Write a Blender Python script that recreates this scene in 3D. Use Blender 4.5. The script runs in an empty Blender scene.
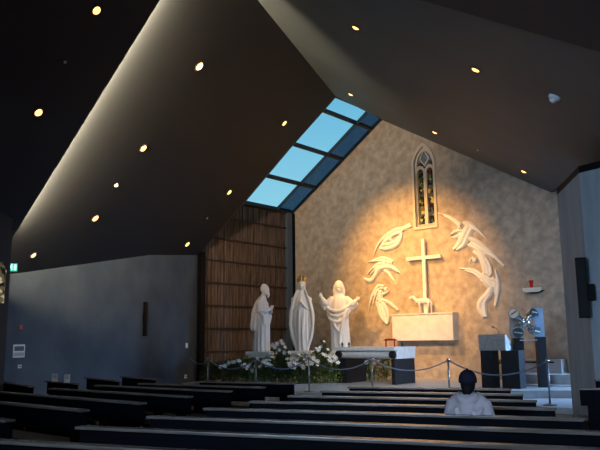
import bpy, bmesh, math, random
from mathutils import Vector, Matrix, noise
random.seed(7)
S = bpy.context.scene
COL = S.collection
PI = math.pi

# ------------------------------------------------------------ camera model (also used to measure the place)
F, H0 = 700.0, 340.0
TILT = math.atan((H0 - 225) / F)
ROLL = 0.012
EYE = Vector((0, 0, 1.55))
ct, st, cr, sr = math.cos(TILT), math.sin(TILT), math.cos(ROLL), math.sin(ROLL)
def ray(px, py):
    a = (px - 300) / F; b = -(py - 225) / F
    u = cr * a + sr * b; v = -sr * a + cr * b
    return Vector((u, ct - v * st, st + v * ct))
def at_z(px, py, z):
    r = ray(px, py); return EYE + r * ((z - EYE.z) / r.z)
def at_y(px, py, y):
    r = ray(px, py); return EYE + r * (y / r.y)
def at_pl(px, py, p, n):
    r = ray(px, py); return EYE + r * ((Vector(p) - EYE).dot(n) / r.dot(n))

# ------------------------------------------------------------ altar wall frame: t runs left-far along it, n comes out of it
A50 = math.radians(50)
WD = Vector((-math.sin(A50), math.cos(A50), 0))
WN = Vector((-math.cos(A50), -math.sin(A50), 0))
P0 = Vector((7.21, 20.0, 0))
def T(t, n, z): return P0 + WD * t + WN * n + Vector((0, 0, z))
def Wp(px, py, n=0.0): return at_pl(px, py, T(0, n, 0), WN)
WALLM = Matrix(((-WD.x, WN.x, 0, 0), (-WD.y, WN.y, 0, 0), (0, 0, 1, 0), (0, 0, 0, 1)))  # local x = right along wall, y = out of the wall
def wall_top(t):
    return 9.12 - 0.681 * abs(t - 5.6) if t > 5.6 else 9.12 - 0.6 * abs(t - 5.6)

# ------------------------------------------------------------ materials
MATS = {}
def mat(name, col, rough=0.6, metal=0.0, col2=None, scale=4.0, bump=0.0, bscale=20.0, emit=None, estr=0.0, detail=4.0, spec=0.5, contrast=(0.35, 0.65), stretch=None):
    m = bpy.data.materials.new(name); m.use_nodes = True
    nt = m.node_tree; bs = nt.nodes['Principled BSDF']
    bs.inputs['Roughness'].default_value = rough
    bs.inputs['Metallic'].default_value = metal
    bs.inputs['Specular IOR Level'].default_value = spec
    tc = nt.nodes.new('ShaderNodeTexCoord')
    mp = nt.nodes.new('ShaderNodeMapping'); nt.links.new(tc.outputs['Object'], mp.inputs['Vector'])
    if stretch: mp.inputs['Scale'].default_value = stretch
    if col2:
        nz = nt.nodes.new('ShaderNodeTexNoise'); nz.inputs['Scale'].default_value = scale; nz.inputs['Detail'].default_value = detail
        nt.links.new(mp.outputs['Vector'], nz.inputs['Vector'])
        rp = nt.nodes.new('ShaderNodeValToRGB')
        rp.color_ramp.elements[0].position = contrast[0]; rp.color_ramp.elements[1].position = contrast[1]
        rp.color_ramp.elements[0].color = (*col, 1); rp.color_ramp.elements[1].color = (*col2, 1)
        nt.links.new(nz.outputs['Fac'], rp.inputs['Fac']); nt.links.new(rp.outputs['Color'], bs.inputs['Base Color'])
    else:
        bs.inputs['Base Color'].default_value = (*col, 1)
    if bump:
        nb = nt.nodes.new('ShaderNodeTexNoise'); nb.inputs['Scale'].default_value = bscale; nb.inputs['Detail'].default_value = 5
        nt.links.new(mp.outputs['Vector'], nb.inputs['Vector'])
        b = nt.nodes.new('ShaderNodeBump'); b.inputs['Strength'].default_value = bump; b.inputs['Distance'].default_value = 0.02
        nt.links.new(nb.outputs['Fac'], b.inputs['Height']); nt.links.new(b.outputs['Normal'], bs.inputs['Normal'])
    if emit:
        bs.inputs['Emission Color'].default_value = (*emit, 1); bs.inputs['Emission Strength'].default_value = estr
    MATS[name] = m
    return m
mat('altar_plaster', (0.335, 0.285, 0.23), 0.85, col2=(0.52, 0.45, 0.37), scale=4.5, bump=0.8, bscale=11, detail=12, contrast=(0.33, 0.67))
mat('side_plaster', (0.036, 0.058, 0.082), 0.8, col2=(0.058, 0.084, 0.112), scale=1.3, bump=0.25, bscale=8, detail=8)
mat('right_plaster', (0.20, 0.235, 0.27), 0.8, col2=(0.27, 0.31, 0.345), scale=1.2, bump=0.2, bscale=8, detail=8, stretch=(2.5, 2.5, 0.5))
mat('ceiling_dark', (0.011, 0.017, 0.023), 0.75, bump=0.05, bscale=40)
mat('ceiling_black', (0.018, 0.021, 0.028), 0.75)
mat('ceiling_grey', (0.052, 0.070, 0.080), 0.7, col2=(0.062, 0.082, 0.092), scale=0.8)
mat('black', (0.005, 0.005, 0.006), 0.6, spec=0.08)
mat('black_gloss', (0.007, 0.008, 0.010), 0.4, spec=0.1)
mat('dark_wall', (0.02, 0.021, 0.024), 0.8)
mat('slat_wood', (0.036, 0.025, 0.022), 0.6, col2=(0.15, 0.108, 0.092), scale=3.0, stretch=(5, 5, 0.5), contrast=(0.35, 0.7))
mat('batten_wood', (0.018, 0.011, 0.009), 0.6)  # near-black brown; the battens' shadow lines are put into the colour
mat('corner_blue', (0.07, 0.11, 0.16), 0.35)  # blue light on the corner post is put into its colour
mat('skylight_frame', (0.012, 0.016, 0.022), 0.45)
mat('pew_wood', (0.0018, 0.0022, 0.0036), 0.55, spec=0.03, col2=(0.003, 0.0036, 0.006), scale=3, stretch=(1, 12, 12))
mat('pew_top', (0.09, 0.075, 0.065), 0.2, col2=(0.16, 0.13, 0.115), scale=3, stretch=(1, 12, 12), bump=0.08, bscale=30)  # much paler than the pew wood; reflected gleam partly put into the colour
mat('pew_seat', (0.02, 0.018, 0.018), 0.35)
mat('nave_floor', (0.20, 0.105, 0.06), 0.25, col2=(0.34, 0.19, 0.11), scale=3, stretch=(2, 9, 1))
mat('step_stone', (0.50, 0.53, 0.56), 0.4, col2=(0.58, 0.61, 0.64), scale=5)
mat('podium_stone', (0.42, 0.43, 0.44), 0.42, col2=(0.50, 0.51, 0.52), scale=6)
mat('marble_white', (0.72, 0.72, 0.70), 0.5, col2=(0.80, 0.79, 0.77), scale=6)
mat('statue_white', (0.72, 0.72, 0.72), 0.55, bump=0.12, bscale=30)
mat('relief_white', (0.76, 0.80, 0.82), 0.65, bump=0.15, bscale=30)
mat('box_stone', (0.66, 0.70, 0.74), 0.6, col2=(0.76, 0.80, 0.84), scale=5)
mat('cross_white', (0.80, 0.81, 0.80), 0.5)
mat('frame_stone', (0.56, 0.51, 0.44), 0.7)
mat('gold', (0.80, 0.50, 0.16), 0.3, 0.9)
mat('altar_stone', (0.66, 0.66, 0.65), 0.45, col2=(0.76, 0.76, 0.75), scale=9, detail=8)
mat('altar_roll', (0.50, 0.50, 0.50), 0.5, col2=(0.60, 0.60, 0.60), scale=9)
mat('altar_block', (0.010, 0.012, 0.016), 0.5, spec=0.25, col2=(0.015, 0.017, 0.022), scale=20)
mat('ambo_stone', (0.26, 0.26, 0.26), 0.5, col2=(0.36, 0.36, 0.35), scale=14, detail=8)
mat('ambo_stone_lit', (0.55, 0.57, 0.62), 0.5)  # lit copy of the lectern stone; bluish side light put into the colour
mat('blue_panel', (0.25, 0.33, 0.45), 0.35, col2=(0.32, 0.40, 0.52), scale=3)
mat('grey_panel', (0.38, 0.37, 0.36), 0.45)
mat('steel', (0.55, 0.60, 0.62), 0.25, 0.9)
mat('steel_dark', (0.07, 0.10, 0.10), 0.3, 0.6)
mat('steel_light', (0.75, 0.78, 0.80), 0.3, 0.6)
mat('post_metal', (0.30, 0.31, 0.34), 0.35, 0.85)
mat('rope_blue', (0.16, 0.20, 0.30), 0.7)
mat('leaf_dark', (0.035, 0.075, 0.022), 0.55, col2=(0.08, 0.15, 0.04), scale=5)
mat('leaf_green', (0.10, 0.19, 0.035), 0.55, col2=(0.22, 0.31, 0.07), scale=5)
mat('petal', (0.85, 0.85, 0.82), 0.5)
mat('anther', (0.55, 0.35, 0.06), 0.6)
mat('stem', (0.05, 0.10, 0.03), 0.6)
mat('red', (0.42, 0.02, 0.02), 0.35)
mat('red_glass', (0.30, 0.01, 0.01), 0.15, emit=(0.8, 0.03, 0.02), estr=0.12)
mat('brown', (0.12, 0.06, 0.035), 0.5)
mat('white_paint', (0.65, 0.67, 0.70), 0.5)
mat('plastic_white', (0.70, 0.72, 0.74), 0.4)
mat('lamp_warm', (0.9, 0.7, 0.4), 0.4, emit=(1.0, 0.52, 0.13), estr=4.0)
mat('lamp_hot', (0.9, 0.7, 0.4), 0.4, emit=(1.0, 0.62, 0.2), estr=9.0)
mat('lamp_rim', (0.04, 0.035, 0.03), 0.5)
mat('sign_green', (0.02, 0.25, 0.16), 0.4, emit=(0.10, 0.75, 0.52), estr=0.9)
mat('sign_white', (0.7, 0.9, 0.85), 0.4, emit=(0.75, 1.0, 0.92), estr=1.1)
mat('led_strip', (0.9, 0.8, 0.6), 0.4, emit=(1.0, 0.78, 0.5), estr=1.0)
mat('skin', (0.42, 0.27, 0.20), 0.55)
mat('hair', (0.006, 0.005, 0.005), 0.7, spec=0.1)
mat('cap_navy', (0.009, 0.010, 0.020), 0.8, spec=0.1)
mat('jacket', (0.36, 0.31, 0.33), 0.85, col2=(0.45, 0.38, 0.40), scale=9, bump=0.5, bscale=10)
mat('trousers', (0.03, 0.035, 0.05), 0.8)
mat('shoe', (0.02, 0.02, 0.02), 0.5)

def glass_mat(name, tint, gloss=0.08):
    m = bpy.data.materials.new(name); m.use_nodes = True; nt = m.node_tree; nt.nodes.clear()
    o = nt.nodes.new('ShaderNodeOutputMaterial'); tr = nt.nodes.new('ShaderNodeBsdfTransparent'); tr.inputs['Color'].default_value = (*tint, 1)
    gl = nt.nodes.new('ShaderNodeBsdfGlossy'); gl.inputs['Roughness'].default_value = 0.06
    mx = nt.nodes.new('ShaderNodeMixShader'); mx.inputs['Fac'].default_value = gloss
    nt.links.new(tr.outputs[0], mx.inputs[1]); nt.links.new(gl.outputs[0], mx.inputs[2]); nt.links.new(mx.outputs[0], o.inputs['Surface'])
    MATS[name] = m
glass_mat('pane_clear', (0.97, 0.99, 1.0), 0.03)
glass_mat('pane_tinted', (0.05, 0.085, 0.125), 0.06)

def stained_mat():
    m = bpy.data.materials.new('stained_glass'); m.use_nodes = True; nt = m.node_tree; bs = nt.nodes['Principled BSDF']
    tc = nt.nodes.new('ShaderNodeTexCoord'); vo = nt.nodes.new('ShaderNodeTexVoronoi'); vo.inputs['Scale'].default_value = 11
    nt.links.new(tc.outputs['Object'], vo.inputs['Vector'])
    sp = nt.nodes.new('ShaderNodeSeparateColor'); nt.links.new(vo.outputs['Color'], sp.inputs['Color'])
    rp = nt.nodes.new('ShaderNodeValToRGB'); e = rp.color_ramp.elements
    e[0].position = 0; e[0].color = (0.012, 0.016, 0.012, 1); e[1].position = 1.0; e[1].color = (0.55, 0.42, 0.05, 1)
    for p, c in ((0.35, (0.03, 0.06, 0.025, 1)), (0.5, (0.10, 0.03, 0.02, 1)), (0.62, (0.05, 0.08, 0.10, 1)), (0.78, (0.16, 0.13, 0.03, 1)), (0.9, (0.40, 0.34, 0.10, 1))):
        q = e.new(p); q.color = c
    rp.color_ramp.interpolation = 'CONSTANT'
    nt.links.new(sp.outputs[0], rp.inputs['Fac'])
    nt.links.new(rp.outputs['Color'], bs.inputs['Base Color']); nt.links.new(rp.outputs['Color'], bs.inputs['Emission Color'])
    bs.inputs['Emission Strength'].default_value = 0.15  # weak self-glow stands in for light from behind the glass
    bs.inputs['Roughness'].default_value = 0.12
    MATS['stained_glass'] = m
stained_mat()
mat('rose_glass', (0.06, 0.09, 0.15), 0.1, col2=(0.16, 0.20, 0.26), scale=9, emit=(0.10, 0.16, 0.26), estr=0.15)
def leaded_mat():
    m = mat('leaded_glass', (0.05, 0.045, 0.03), 0.3); nt = m.node_tree; bs = nt.nodes['Principled BSDF']
    tc = nt.nodes.new('ShaderNodeTexCoord'); vo = nt.nodes.new('ShaderNodeTexVoronoi'); vo.inputs['Scale'].default_value = 15
    nt.links.new(tc.outputs['Object'], vo.inputs['Vector'])
    sp = nt.nodes.new('ShaderNodeSeparateColor'); nt.links.new(vo.outputs['Color'], sp.inputs['Color'])
    rp = nt.nodes.new('ShaderNodeValToRGB'); rp.color_ramp.interpolation = 'CONSTANT'
    e = rp.color_ramp.elements; e[0].color = (0.01, 0.01, 0.01, 1); e[1].position = 0.75; e[1].color = (0.7, 0.6, 0.38, 1)
    q = e.new(0.4); q.color = (0.16, 0.13, 0.07, 1)
    nt.links.new(sp.outputs[0], rp.inputs['Fac']); nt.links.new(rp.outputs['Color'], bs.inputs['Emission Color']); bs.inputs['Emission Strength'].default_value = 0.6  # emission stands in for light coming through the leaded panes
leaded_mat()

# ------------------------------------------------------------ mesh helpers
def link(name, bm, m, parent=None, smooth=False, loc=None, mats=None):
    me = bpy.data.meshes.new(name); bm.normal_update(); bm.to_mesh(me); bm.free()
    for k in ([m] if m else []) + (mats or []): me.materials.append(MATS[k])
    if smooth:
        for p in me.polygons: p.use_smooth = True
    o = bpy.data.objects.new(name, me); COL.objects.link(o)
    if parent: o.parent = parent
    if loc is not None: o.location = loc
    return o
def tag(o, label=None, cat=None, group=None, kind=None):
    if label: o['label'] = label
    if cat: o['category'] = cat
    if group: o['group'] = group
    if kind: o['kind'] = kind
    return o
def thing(name, label, cat, loc=(0, 0, 0), M=None, group=None, rz=0.0):
    o = bpy.data.objects.new(name, None); COL.objects.link(o); o.empty_display_size = 0.1
    if M is not None:
        o.matrix_world = Matrix.Translation(loc) @ M
    else:
        o.location = loc; o.rotation_euler = (0, 0, rz)
    return tag(o, label, cat, group)
def struct(name, bm, m, **k): return tag(link(name, bm, m, **k), kind='structure')
def box(bm, x0, x1, y0, y1, z0, z1, bev=0.0, M=None):
    r = bmesh.ops.create_cube(bm, size=1.0); vs = r['verts']
    for v in vs:
        v.co = Vector(((x0 + x1) / 2 + v.co.x * (x1 - x0), (y0 + y1) / 2 + v.co.y * (y1 - y0), (z0 + z1) / 2 + v.co.z * (z1 - z0)))
    if bev:
        es = list({e for v in vs for e in v.link_edges})
        r2 = bmesh.ops.bevel(bm, geom=es, offset=bev, segments=2, affect='EDGES', profile=0.7)
        vs = list({v for f in r2['faces'] for v in f.verts} | {v for v in vs if v.is_valid})
    if M is not None:
        for v in vs: v.co = M @ v.co
    return vs
def BX(*a, **k):
    bm = bmesh.new(); box(bm, *a, **k); return bm
def prism(bm, pts, vec):
    """closed polygon of 3D points, thickened by vec"""
    a = [bm.verts.new(p) for p in pts]; b = [bm.verts.new(Vector(p) + Vector(vec)) for p in pts]
    n = len(pts)
    bm.faces.new(a); bm.faces.new(b[::-1])
    for i in range(n): bm.faces.new((a[i], b[i], b[(i + 1) % n], a[(i + 1) % n]))
    bmesh.ops.recalc_face_normals(bm, faces=bm.faces[:])
    return bm
def tube(bm, pts, rad, seg=10, flat=None, caps=True):
    """swept tapered tube; flat=(axis vector, factor) squashes the section along an axis"""
    pts = [Vector(p) for p in pts]; n = len(pts)
    if not hasattr(rad, '__len__'): rad = [rad] * n
    rings = []; prev = None
    ext = []
    for i in range(n):
        d = (pts[min(i + 1, n - 1)] - pts[max(i - 1, 0)]).normalized()
        if prev is None:
            u = d.orthogonal().normalized()
        else:
            u = (prev - d * prev.dot(d)).normalized()
        prev = u; w = d.cross(u)
        ring = []
        for k in range(seg):
            a = 2 * PI * k / seg
            o = (u * math.cos(a) + w * math.sin(a)) * rad[i]
            if flat: ax, fk = flat; o = o - ax * (o.dot(ax) * (1 - fk))
            ring.append(bm.verts.new(pts[i] + o))
        rings.append(ring); ext.append(d)
    for i in range(n - 1):
        for k in range(seg):
            bm.faces.new((rings[i][k], rings[i][(k + 1) % seg], rings[i + 1][(k + 1) % seg], rings[i + 1][k]))
    if caps:
        for e, s in ((0, -1), (-1, 1)):
            c = bm.verts.new(pts[e] + ext[e] * s * rad[e] * 0.8)
            for k in range(seg): 
                a, b = rings[e][k], rings[e][(k + 1) % seg]
                bm.faces.new((b, a, c) if s < 0 else (a, b, c))
    return bm
def ball(bm, c, r, seg=14, sc=(1, 1, 1), M=None):
    rr = bmesh.ops.create_uvsphere(bm, u_segments=seg, v_segments=max(6, seg // 2 + 2), radius=1.0)
    for v in rr['verts']:
        p = Vector((v.co.x * sc[0] * r, v.co.y * sc[1] * r, v.co.z * sc[2] * r))
        if M is not None: p = M @ p
        v.co = p + Vector(c)
    return rr['verts']
def cyl(bm, p0, p1, r0, r1=None, seg=20):
    r1 = r0 if r1 is None else r1
    p0, p1 = Vector(p0), Vector(p1); d = (p1 - p0).normalized(); u = d.orthogonal().normalized(); w = d.cross(u)
    A = [bm.verts.new(p0 + (u * math.cos(2 * PI * k / seg) + w * math.sin(2 * PI * k / seg)) * r0) for k in range(seg)]
    B = [bm.verts.new(p1 + (u * math.cos(2 * PI * k / seg) + w * math.sin(2 * PI * k / seg)) * r1) for k in range(seg)]
    for k in range(seg): bm.faces.new((A[k], A[(k + 1) % seg], B[(k + 1) % seg], B[k]))
    bm.faces.new(A[::-1]); bm.faces.new(B)
    return bm
def lathe(bm, prof, seg=24, c=(0, 0, 0)):
    rings = []
    for r, z in prof:
        rings.append([bm.verts.new((c[0] + r * math.cos(2 * PI * k / seg), c[1] + r * math.sin(2 * PI * k / seg), c[2] + z)) for k in range(seg)])
    for i in range(len(prof) - 1):
        for k in range(seg): bm.faces.new((rings[i][k], rings[i][(k + 1) % seg], rings[i + 1][(k + 1) % seg], rings[i + 1][k]))
    bm.faces.new(rings[0][::-1]); bm.faces.new(rings[-1])
    return bm
def sculpt(name, bm, m, voxel, parent=None, smooth_it=1):
    """fuses overlapping solids into one continuous surface"""
    bmesh.ops.recalc_face_normals(bm, faces=bm.faces[:])
    me = bpy.data.meshes.new(name); bm.to_mesh(me); bm.free()
    o = bpy.data.objects.new(name, me); COL.objects.link(o)
    md = o.modifiers.new('r', 'REMESH'); md.mode = 'VOXEL'; md.voxel_size = voxel
    if smooth_it:
        ms = o.modifiers.new('s', 'SMOOTH'); ms.iterations = smooth_it; ms.factor = 0.5
    dg = bpy.context.evaluated_depsgraph_get(); dg.update()
    me2 = bpy.data.meshes.new_from_object(o.evaluated_get(dg))
    o.modifiers.clear(); o.data = me2
    me2.materials.clear(); me2.materials.append(MATS[m])
    for p in me2.polygons: p.use_smooth = True
    if parent: o.parent = parent
    return o
def spline(pts, sub=5):
    """Catmull-Rom through tuples of any length"""
    out = []; n = len(pts)
    for i in range(n - 1):
        a, b, c, d = pts[max(i - 1, 0)], pts[i], pts[i + 1], pts[min(i + 2, n - 1)]
        for k in range(sub):
            s = k / sub
            out.append(tuple(0.5 * ((2 * b[j]) + (-a[j] + c[j]) * s + (2 * a[j] - 5 * b[j] + 4 * c[j] - d[j]) * s * s + (-a[j] + 3 * b[j] - 3 * c[j] + d[j]) * s ** 3) for j in range(len(b))))
    out.append(tuple(pts[-1])); return out

# ------------------------------------------------------------ ceiling and walls
R1 = T(5.5, 2.85, 9.22)
WT = T(9.8, 2.65, 6.28)
WL = Vector((-3.34, 22.68, 4.32))
RC = at_z(206, -64, 8.4)
nA = (RC - R1).cross(WL - R1).normalized()
Ap = lambda x, y: at_pl(x, y, R1, nA)
a1, a2 = Ap(5, 275), Ap(150, 255)
c1, c2 = Ap(5, 250), Ap(160, 0)
RT = T(-0.09, 0, 5.71); PK = T(5.6, 0, 9.12)
nB = (RC - R1).cross(RT - R1).normalized()
Bp = lambda x, y: at_pl(x, y, R1, nB)
b1, b2, b3, b4, c3, c4 = Bp(551, 193), Bp(560, 185), Bp(578, 169), Bp(600, 165), Bp(420, 0), Bp(600, 52)
UP = Vector((0, 0, 1))
def surf(name, tris, m, thick=0.12):
    bm = bmesh.new(); idx = {}
    def V(p):
        k = tuple(round(c, 4) for c in p)
        if k not in idx: idx[k] = bm.verts.new(p)
        return idx[k]
    for poly in tris: bm.faces.new([V(p) for p in poly])
    bmesh.ops.recalc_face_normals(bm, faces=bm.faces[:])
    r = bmesh.ops.extrude_face_region(bm, geom=bm.faces[:])
    for v in r['geom']:
        if isinstance(v, bmesh.types.BMVert): v.co += UP * thick
    bmesh.ops.recalc_face_normals(bm, faces=bm.faces[:])
    return struct(name, bm, m)
back = (RC - R1).normalized()
cdir = (c1 - c2).normalized()
c1x = c1 + cdir * 2.2
ex = back * 1.5
a1x = a1 + (a1 - a2).normalized() * 3.0
oA = nA * (0.0)
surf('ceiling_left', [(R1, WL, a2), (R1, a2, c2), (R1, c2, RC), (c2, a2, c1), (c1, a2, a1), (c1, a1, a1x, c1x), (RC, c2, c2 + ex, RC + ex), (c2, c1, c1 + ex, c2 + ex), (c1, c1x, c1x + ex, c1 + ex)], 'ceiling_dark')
surf('ceiling_slot', [(R1, WT, WL)], 'ceiling_dark', 0.05)  # unseen filler added against light leaking past the slope's edge
ddir = (c4 - c3).normalized(); c4x = c4 + ddir * 5
b4x = b4 + (b4 - b3).normalized() * 6
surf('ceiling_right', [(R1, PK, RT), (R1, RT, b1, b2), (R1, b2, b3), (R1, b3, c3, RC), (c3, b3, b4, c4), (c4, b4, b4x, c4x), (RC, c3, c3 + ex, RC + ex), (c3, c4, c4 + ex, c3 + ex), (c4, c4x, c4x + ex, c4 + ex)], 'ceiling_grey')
# rear ceiling, lower, whose lip hides the cove light
K = 0.972
def near(p): return EYE + (p - EYE) * K
L1, L2, LR, L3, L4 = near(c1x), near(c2), near(RC), near(c3), near(c4x)
# lip peak where both lip lines meet
bk = Vector((-0.36, -1.0, 0)) * 16
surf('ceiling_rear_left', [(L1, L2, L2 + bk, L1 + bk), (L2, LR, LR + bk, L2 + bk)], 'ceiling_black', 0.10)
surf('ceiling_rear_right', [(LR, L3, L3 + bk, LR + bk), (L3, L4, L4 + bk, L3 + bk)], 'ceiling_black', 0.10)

# altar wall with a real pointed window opening
WCX, WZ0 = 4.03, 5.16
def g2w(x, z, n=0.0): return T(WCX - x, n, WZ0 + z)
def gothic(hw, base, spring, apex, k=10, dx=0.0):
    """outline (x, z) of a pointed arch, anticlockwise from bottom left"""
    pts = [(-hw, base), (hw, base), (hw, spring)]
    h = apex - spring; R = (h * h + hw * hw) / (2 * hw); cx = hw - R
    a_end = math.atan2(h, -cx)
    for i in range(1, k + 1):
        a = a_end * i / k; pts.append((cx + R * math.cos(a), spring + R * math.sin(a)))
    for i in range(k - 1, -1, -1):
        a = a_end * i / k; pts.append((-(cx + R * math.cos(a)), spring + R * math.sin(a)))
    return [(x + dx, z) for x, z in pts]
HW = 0.37
def loops_face(bm, loops):
    es = []
    for lp in loops:
        vs = [bm.verts.new(p) for p in lp]
        es += [bm.edges.new((vs[i], vs[(i + 1) % len(vs)])) for i in range(len(vs))]
    bmesh.ops.triangle_fill(bm, use_beauty=True, use_dissolve=False, edges=es)
bm = bmesh.new()
outer = [(-1.9, 0.0), (9.8, 0.0), (9.8, 6.28), (5.6, 9.14), (-0.09, 5.71), (-0.12, 6.6), (-1.9, 6.6)]
arch = gothic(HW, 0.0, 2.05, 2.72)
loops_face(bm, [[T(t, 0, z) for t, z in outer], [g2w(x, z) for x, z in arch]])
n_ = len(arch)
A_ = [g2w(x, z) for x, z in arch]; B_ = [g2w(x, z, -0.16) for x, z in arch]
va = [bm.verts.new(p) for p in A_]; vb = [bm.verts.new(p) for p in B_]
for i in range(n_): bm.faces.new((va[i], va[(i + 1) % n_], vb[(i + 1) % n_], vb[i]))
# back skin
loops_face(bm, [[T(t, -0.3, z) for t, z in outer]])
bmesh.ops.remove_doubles(bm, verts=bm.verts[:], dist=1e-4)
struct('wall_altar', bm, 'altar_plaster')

# pointed window
win = bpy.data.objects.new('window_1', None); COL.objects.link(win); win['kind'] = 'structure'
def band(bm, o, i, n0, n1):
    """solid ring between outline o and inner outline i"""
    n = len(o)
    O0 = [bm.verts.new(g2w(x, z, n0)) for x, z in o]; O1 = [bm.verts.new(g2w(x, z, n1)) for x, z in o]
    I0 = [bm.verts.new(g2w(x, z, n0)) for x, z in i]; I1 = [bm.verts.new(g2w(x, z, n1)) for x, z in i]
    for k in range(n):
        q = (k + 1) % n
        bm.faces.new((O1[k], O1[q], I1[q], I1[k])); bm.faces.new((O0[k], O0[q], O1[q], O1[k])); bm.faces.new((I1[k], I1[q], I0[q], I0[k])); bm.faces.new((O0[k], I0[k], I0[q], O0[q]))
bm = bmesh.new()
band(bm, gothic(HW + 0.07, -0.07, 2.05, 2.83), gothic(HW - 0.01, 0.02, 2.05, 2.70), -0.02, 0.05)
link('window_frame', bm, 'frame_stone', win)
bm = bmesh.new()
band(bm, gothic(HW + 0.0, 0.0, 2.05, 2.72), gothic(HW - 0.07, 0.07, 2.05, 2.60), -0.15, -0.05)
for dx in (-0.175, 0.175):
    band(bm, gothic(0.175, 0.03, 1.86, 2.09, dx=dx), gothic(0.118, 0.09, 1.84, 1.98, dx=dx), -0.14, -0.05)
# diamond tracery
o4 = [(0.0, 2.02), (0.19, 2.28), (0.0, 2.66), (-0.19, 2.28)]; i4 = [(0.0, 2.10), (0.135, 2.29), (0.0, 2.56), (-0.135, 2.29)]
band(bm, o4, i4, -0.14, -0.05)
link('tracery', bm, 'frame_stone', win)
bm = bmesh.new(); bm.faces.new([bm.verts.new(g2w(x, z, -0.12)) for x, z in gothic(HW - 0.01, 0.01, 2.02, 2.10)])
link('stained_pane', bm, 'stained_glass', win)
bm = bmesh.new(); bm.faces.new([bm.verts.new(g2w(x, z, -0.125)) for x, z in [(-0.36, 2.0), (0.36, 2.0), (0.3, 2.3), (0.0, 2.7), (-0.3, 2.3)]])
link('rose_pane', bm, 'rose_glass', win)

# slatted wood wall (plane t = 9.8, running towards the camera side)
bm = bmesh.new()
wood_len = (WL - T(9.8, 0, 4.32)).dot(WN)
def wood_top(n): return 6.28 if n < 2.65 else 6.28 - (n - 2.65) / (wood_len - 2.65) * (6.28 - 4.32)
prism(bm, [T(9.95, -0.1, 0), T(9.95, wood_len - 0.02, 0), T(9.95, wood_len - 0.02, 4.6), T(9.95, 2.65, 6.5), T(9.95, -0.1, 6.5)], WD * 0.12)
struct('wall_left_wood_backing', bm, 'batten_wood')
bm = bmesh.new(); n = 0.34; r_ = random.Random(3)
while n < wood_len - 0.12:
    w = 0.115; q = r_.uniform(-0.012, 0.012); zt = wood_top(n + w) + 0.05
    prism(bm, [T(9.85 + q, n, 0.3), T(9.85 + q, n + w, 0.3), T(9.85 + q, n + w, wood_top(n + w) + 0.03), T(9.85 + q, n, wood_top(n) + 0.03)], WD * 0.05)
    n += 0.145
struct('wall_left_wood', bm, 'slat_wood')
bm = bmesh.new()
for z in (5.68, 4.93, 4.18, 3.43, 2.68, 1.93, 1.18):
    n1 = wood_len + 0.05
    if z > 4.32: n1 = 2.65 + (6.28 - z) / (6.28 - 4.32) * (wood_len - 2.65)
    prism(bm, [T(9.78, 0.2, z), T(9.78, n1, z), T(9.78, n1, z + 0.055), T(9.78, 0.2, z + 0.055)], WD * 0.07)
struct('trim_1', bm, 'batten_wood')
bm = bmesh.new(); prism(bm, [T(9.72, 0.09, 0.3), T(9.72, 0.36, 0.3), T(9.72, 0.36, 6.3), T(9.72, 0.09, 6.3)], WD * 0.2)
struct('trim_2', bm, 'corner_blue')
bm = bmesh.new(); prism(bm, [T(9.66, 0.0, 0.3), T(9.66, 0.09, 0.3), T(9.66, 0.09, 6.3), T(9.66, 0.0, 6.3)], WD * 0.2)
struct('trim_3', bm, 'black')

# skylight: clear panes between dark mullions, tinted strip beside the altar wall
def zt(t): return 9.12 - 0.681 * (t - 5.6) + 0.02
sk = bpy.data.objects.new('window_2', None); COL.objects.link(sk); sk['kind'] = 'structure'
tb = [5.50, 6.04, 7.33, 8.60, 9.78]
for i in range(4):
    for nm, n0, n1, m, dz in (('sky_pane', 0.93, 2.85, 'pane_clear', 0.10), ('tinted_pane', -0.05, 0.93, 'pane_tinted', 0.06)):
        bm = bmesh.new(); bm.faces.new([bm.verts.new(T(t, n_, zt(t) + dz)) for t, n_ in ((tb[i], n0), (tb[i], n1), (tb[i + 1], n1), (tb[i + 1], n0))])
        link(nm, bm, m, sk)
sl = (T(9.8, 0, zt(9.8)) - T(5.6, 0, zt(5.6))).normalized()
bm = bmesh.new()
for t in tb:
    w = 0.032 if t in tb[1:4] else 0.04
    prism(bm, [T(t - w, -0.02, zt(t - w) - 0.01), T(t + w, -0.02, zt(t + w) - 0.01), T(t + w, 2.9, zt(t + w) - 0.01), T(t - w, 2.9, zt(t - w) - 0.01)], (0, 0, 0.10))
link('mullion', bm, 'skylight_frame', sk)
bm = bmesh.new()
for n0, n1 in ((0.91, 0.945), (2.80, 2.92), (-0.05, 0.03)):
    prism(bm, [T(5.45, n0, zt(5.45) - 0.03), T(9.86, n0, zt(9.86) - 0.03), T(9.86, n1, zt(9.86) - 0.03), T(5.45, n1, zt(5.45) - 0.03)], (0, 0, 0.13))
link('skylight_rail', bm, 'skylight_frame', sk)
# roof over the small triangle between skylight top and the wall peak
# side walls
def vwall(name, p, q, zp, zq, m, th=0.2, z0=0.0, side=1):
    p = Vector((p.x, p.y, 0)); q = Vector((q.x, q.y, 0)); nn = (q - p).cross(UP).normalized() * th * side
    bm = bmesh.new(); prism(bm, [p + UP * z0, q + UP * z0, q + UP * zq, p + UP * zp], nn)
    return struct(name, bm, m)
a0 = a1 + (a1 - a2).normalized() * 0.05
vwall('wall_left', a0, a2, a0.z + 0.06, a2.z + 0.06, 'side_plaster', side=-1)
vwall('wall_left_front', a2, WL + Vector((0.0, 0, 0)), a2.z + 0.06, WL.z + 0.06, 'side_plaster', side=-1)
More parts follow.
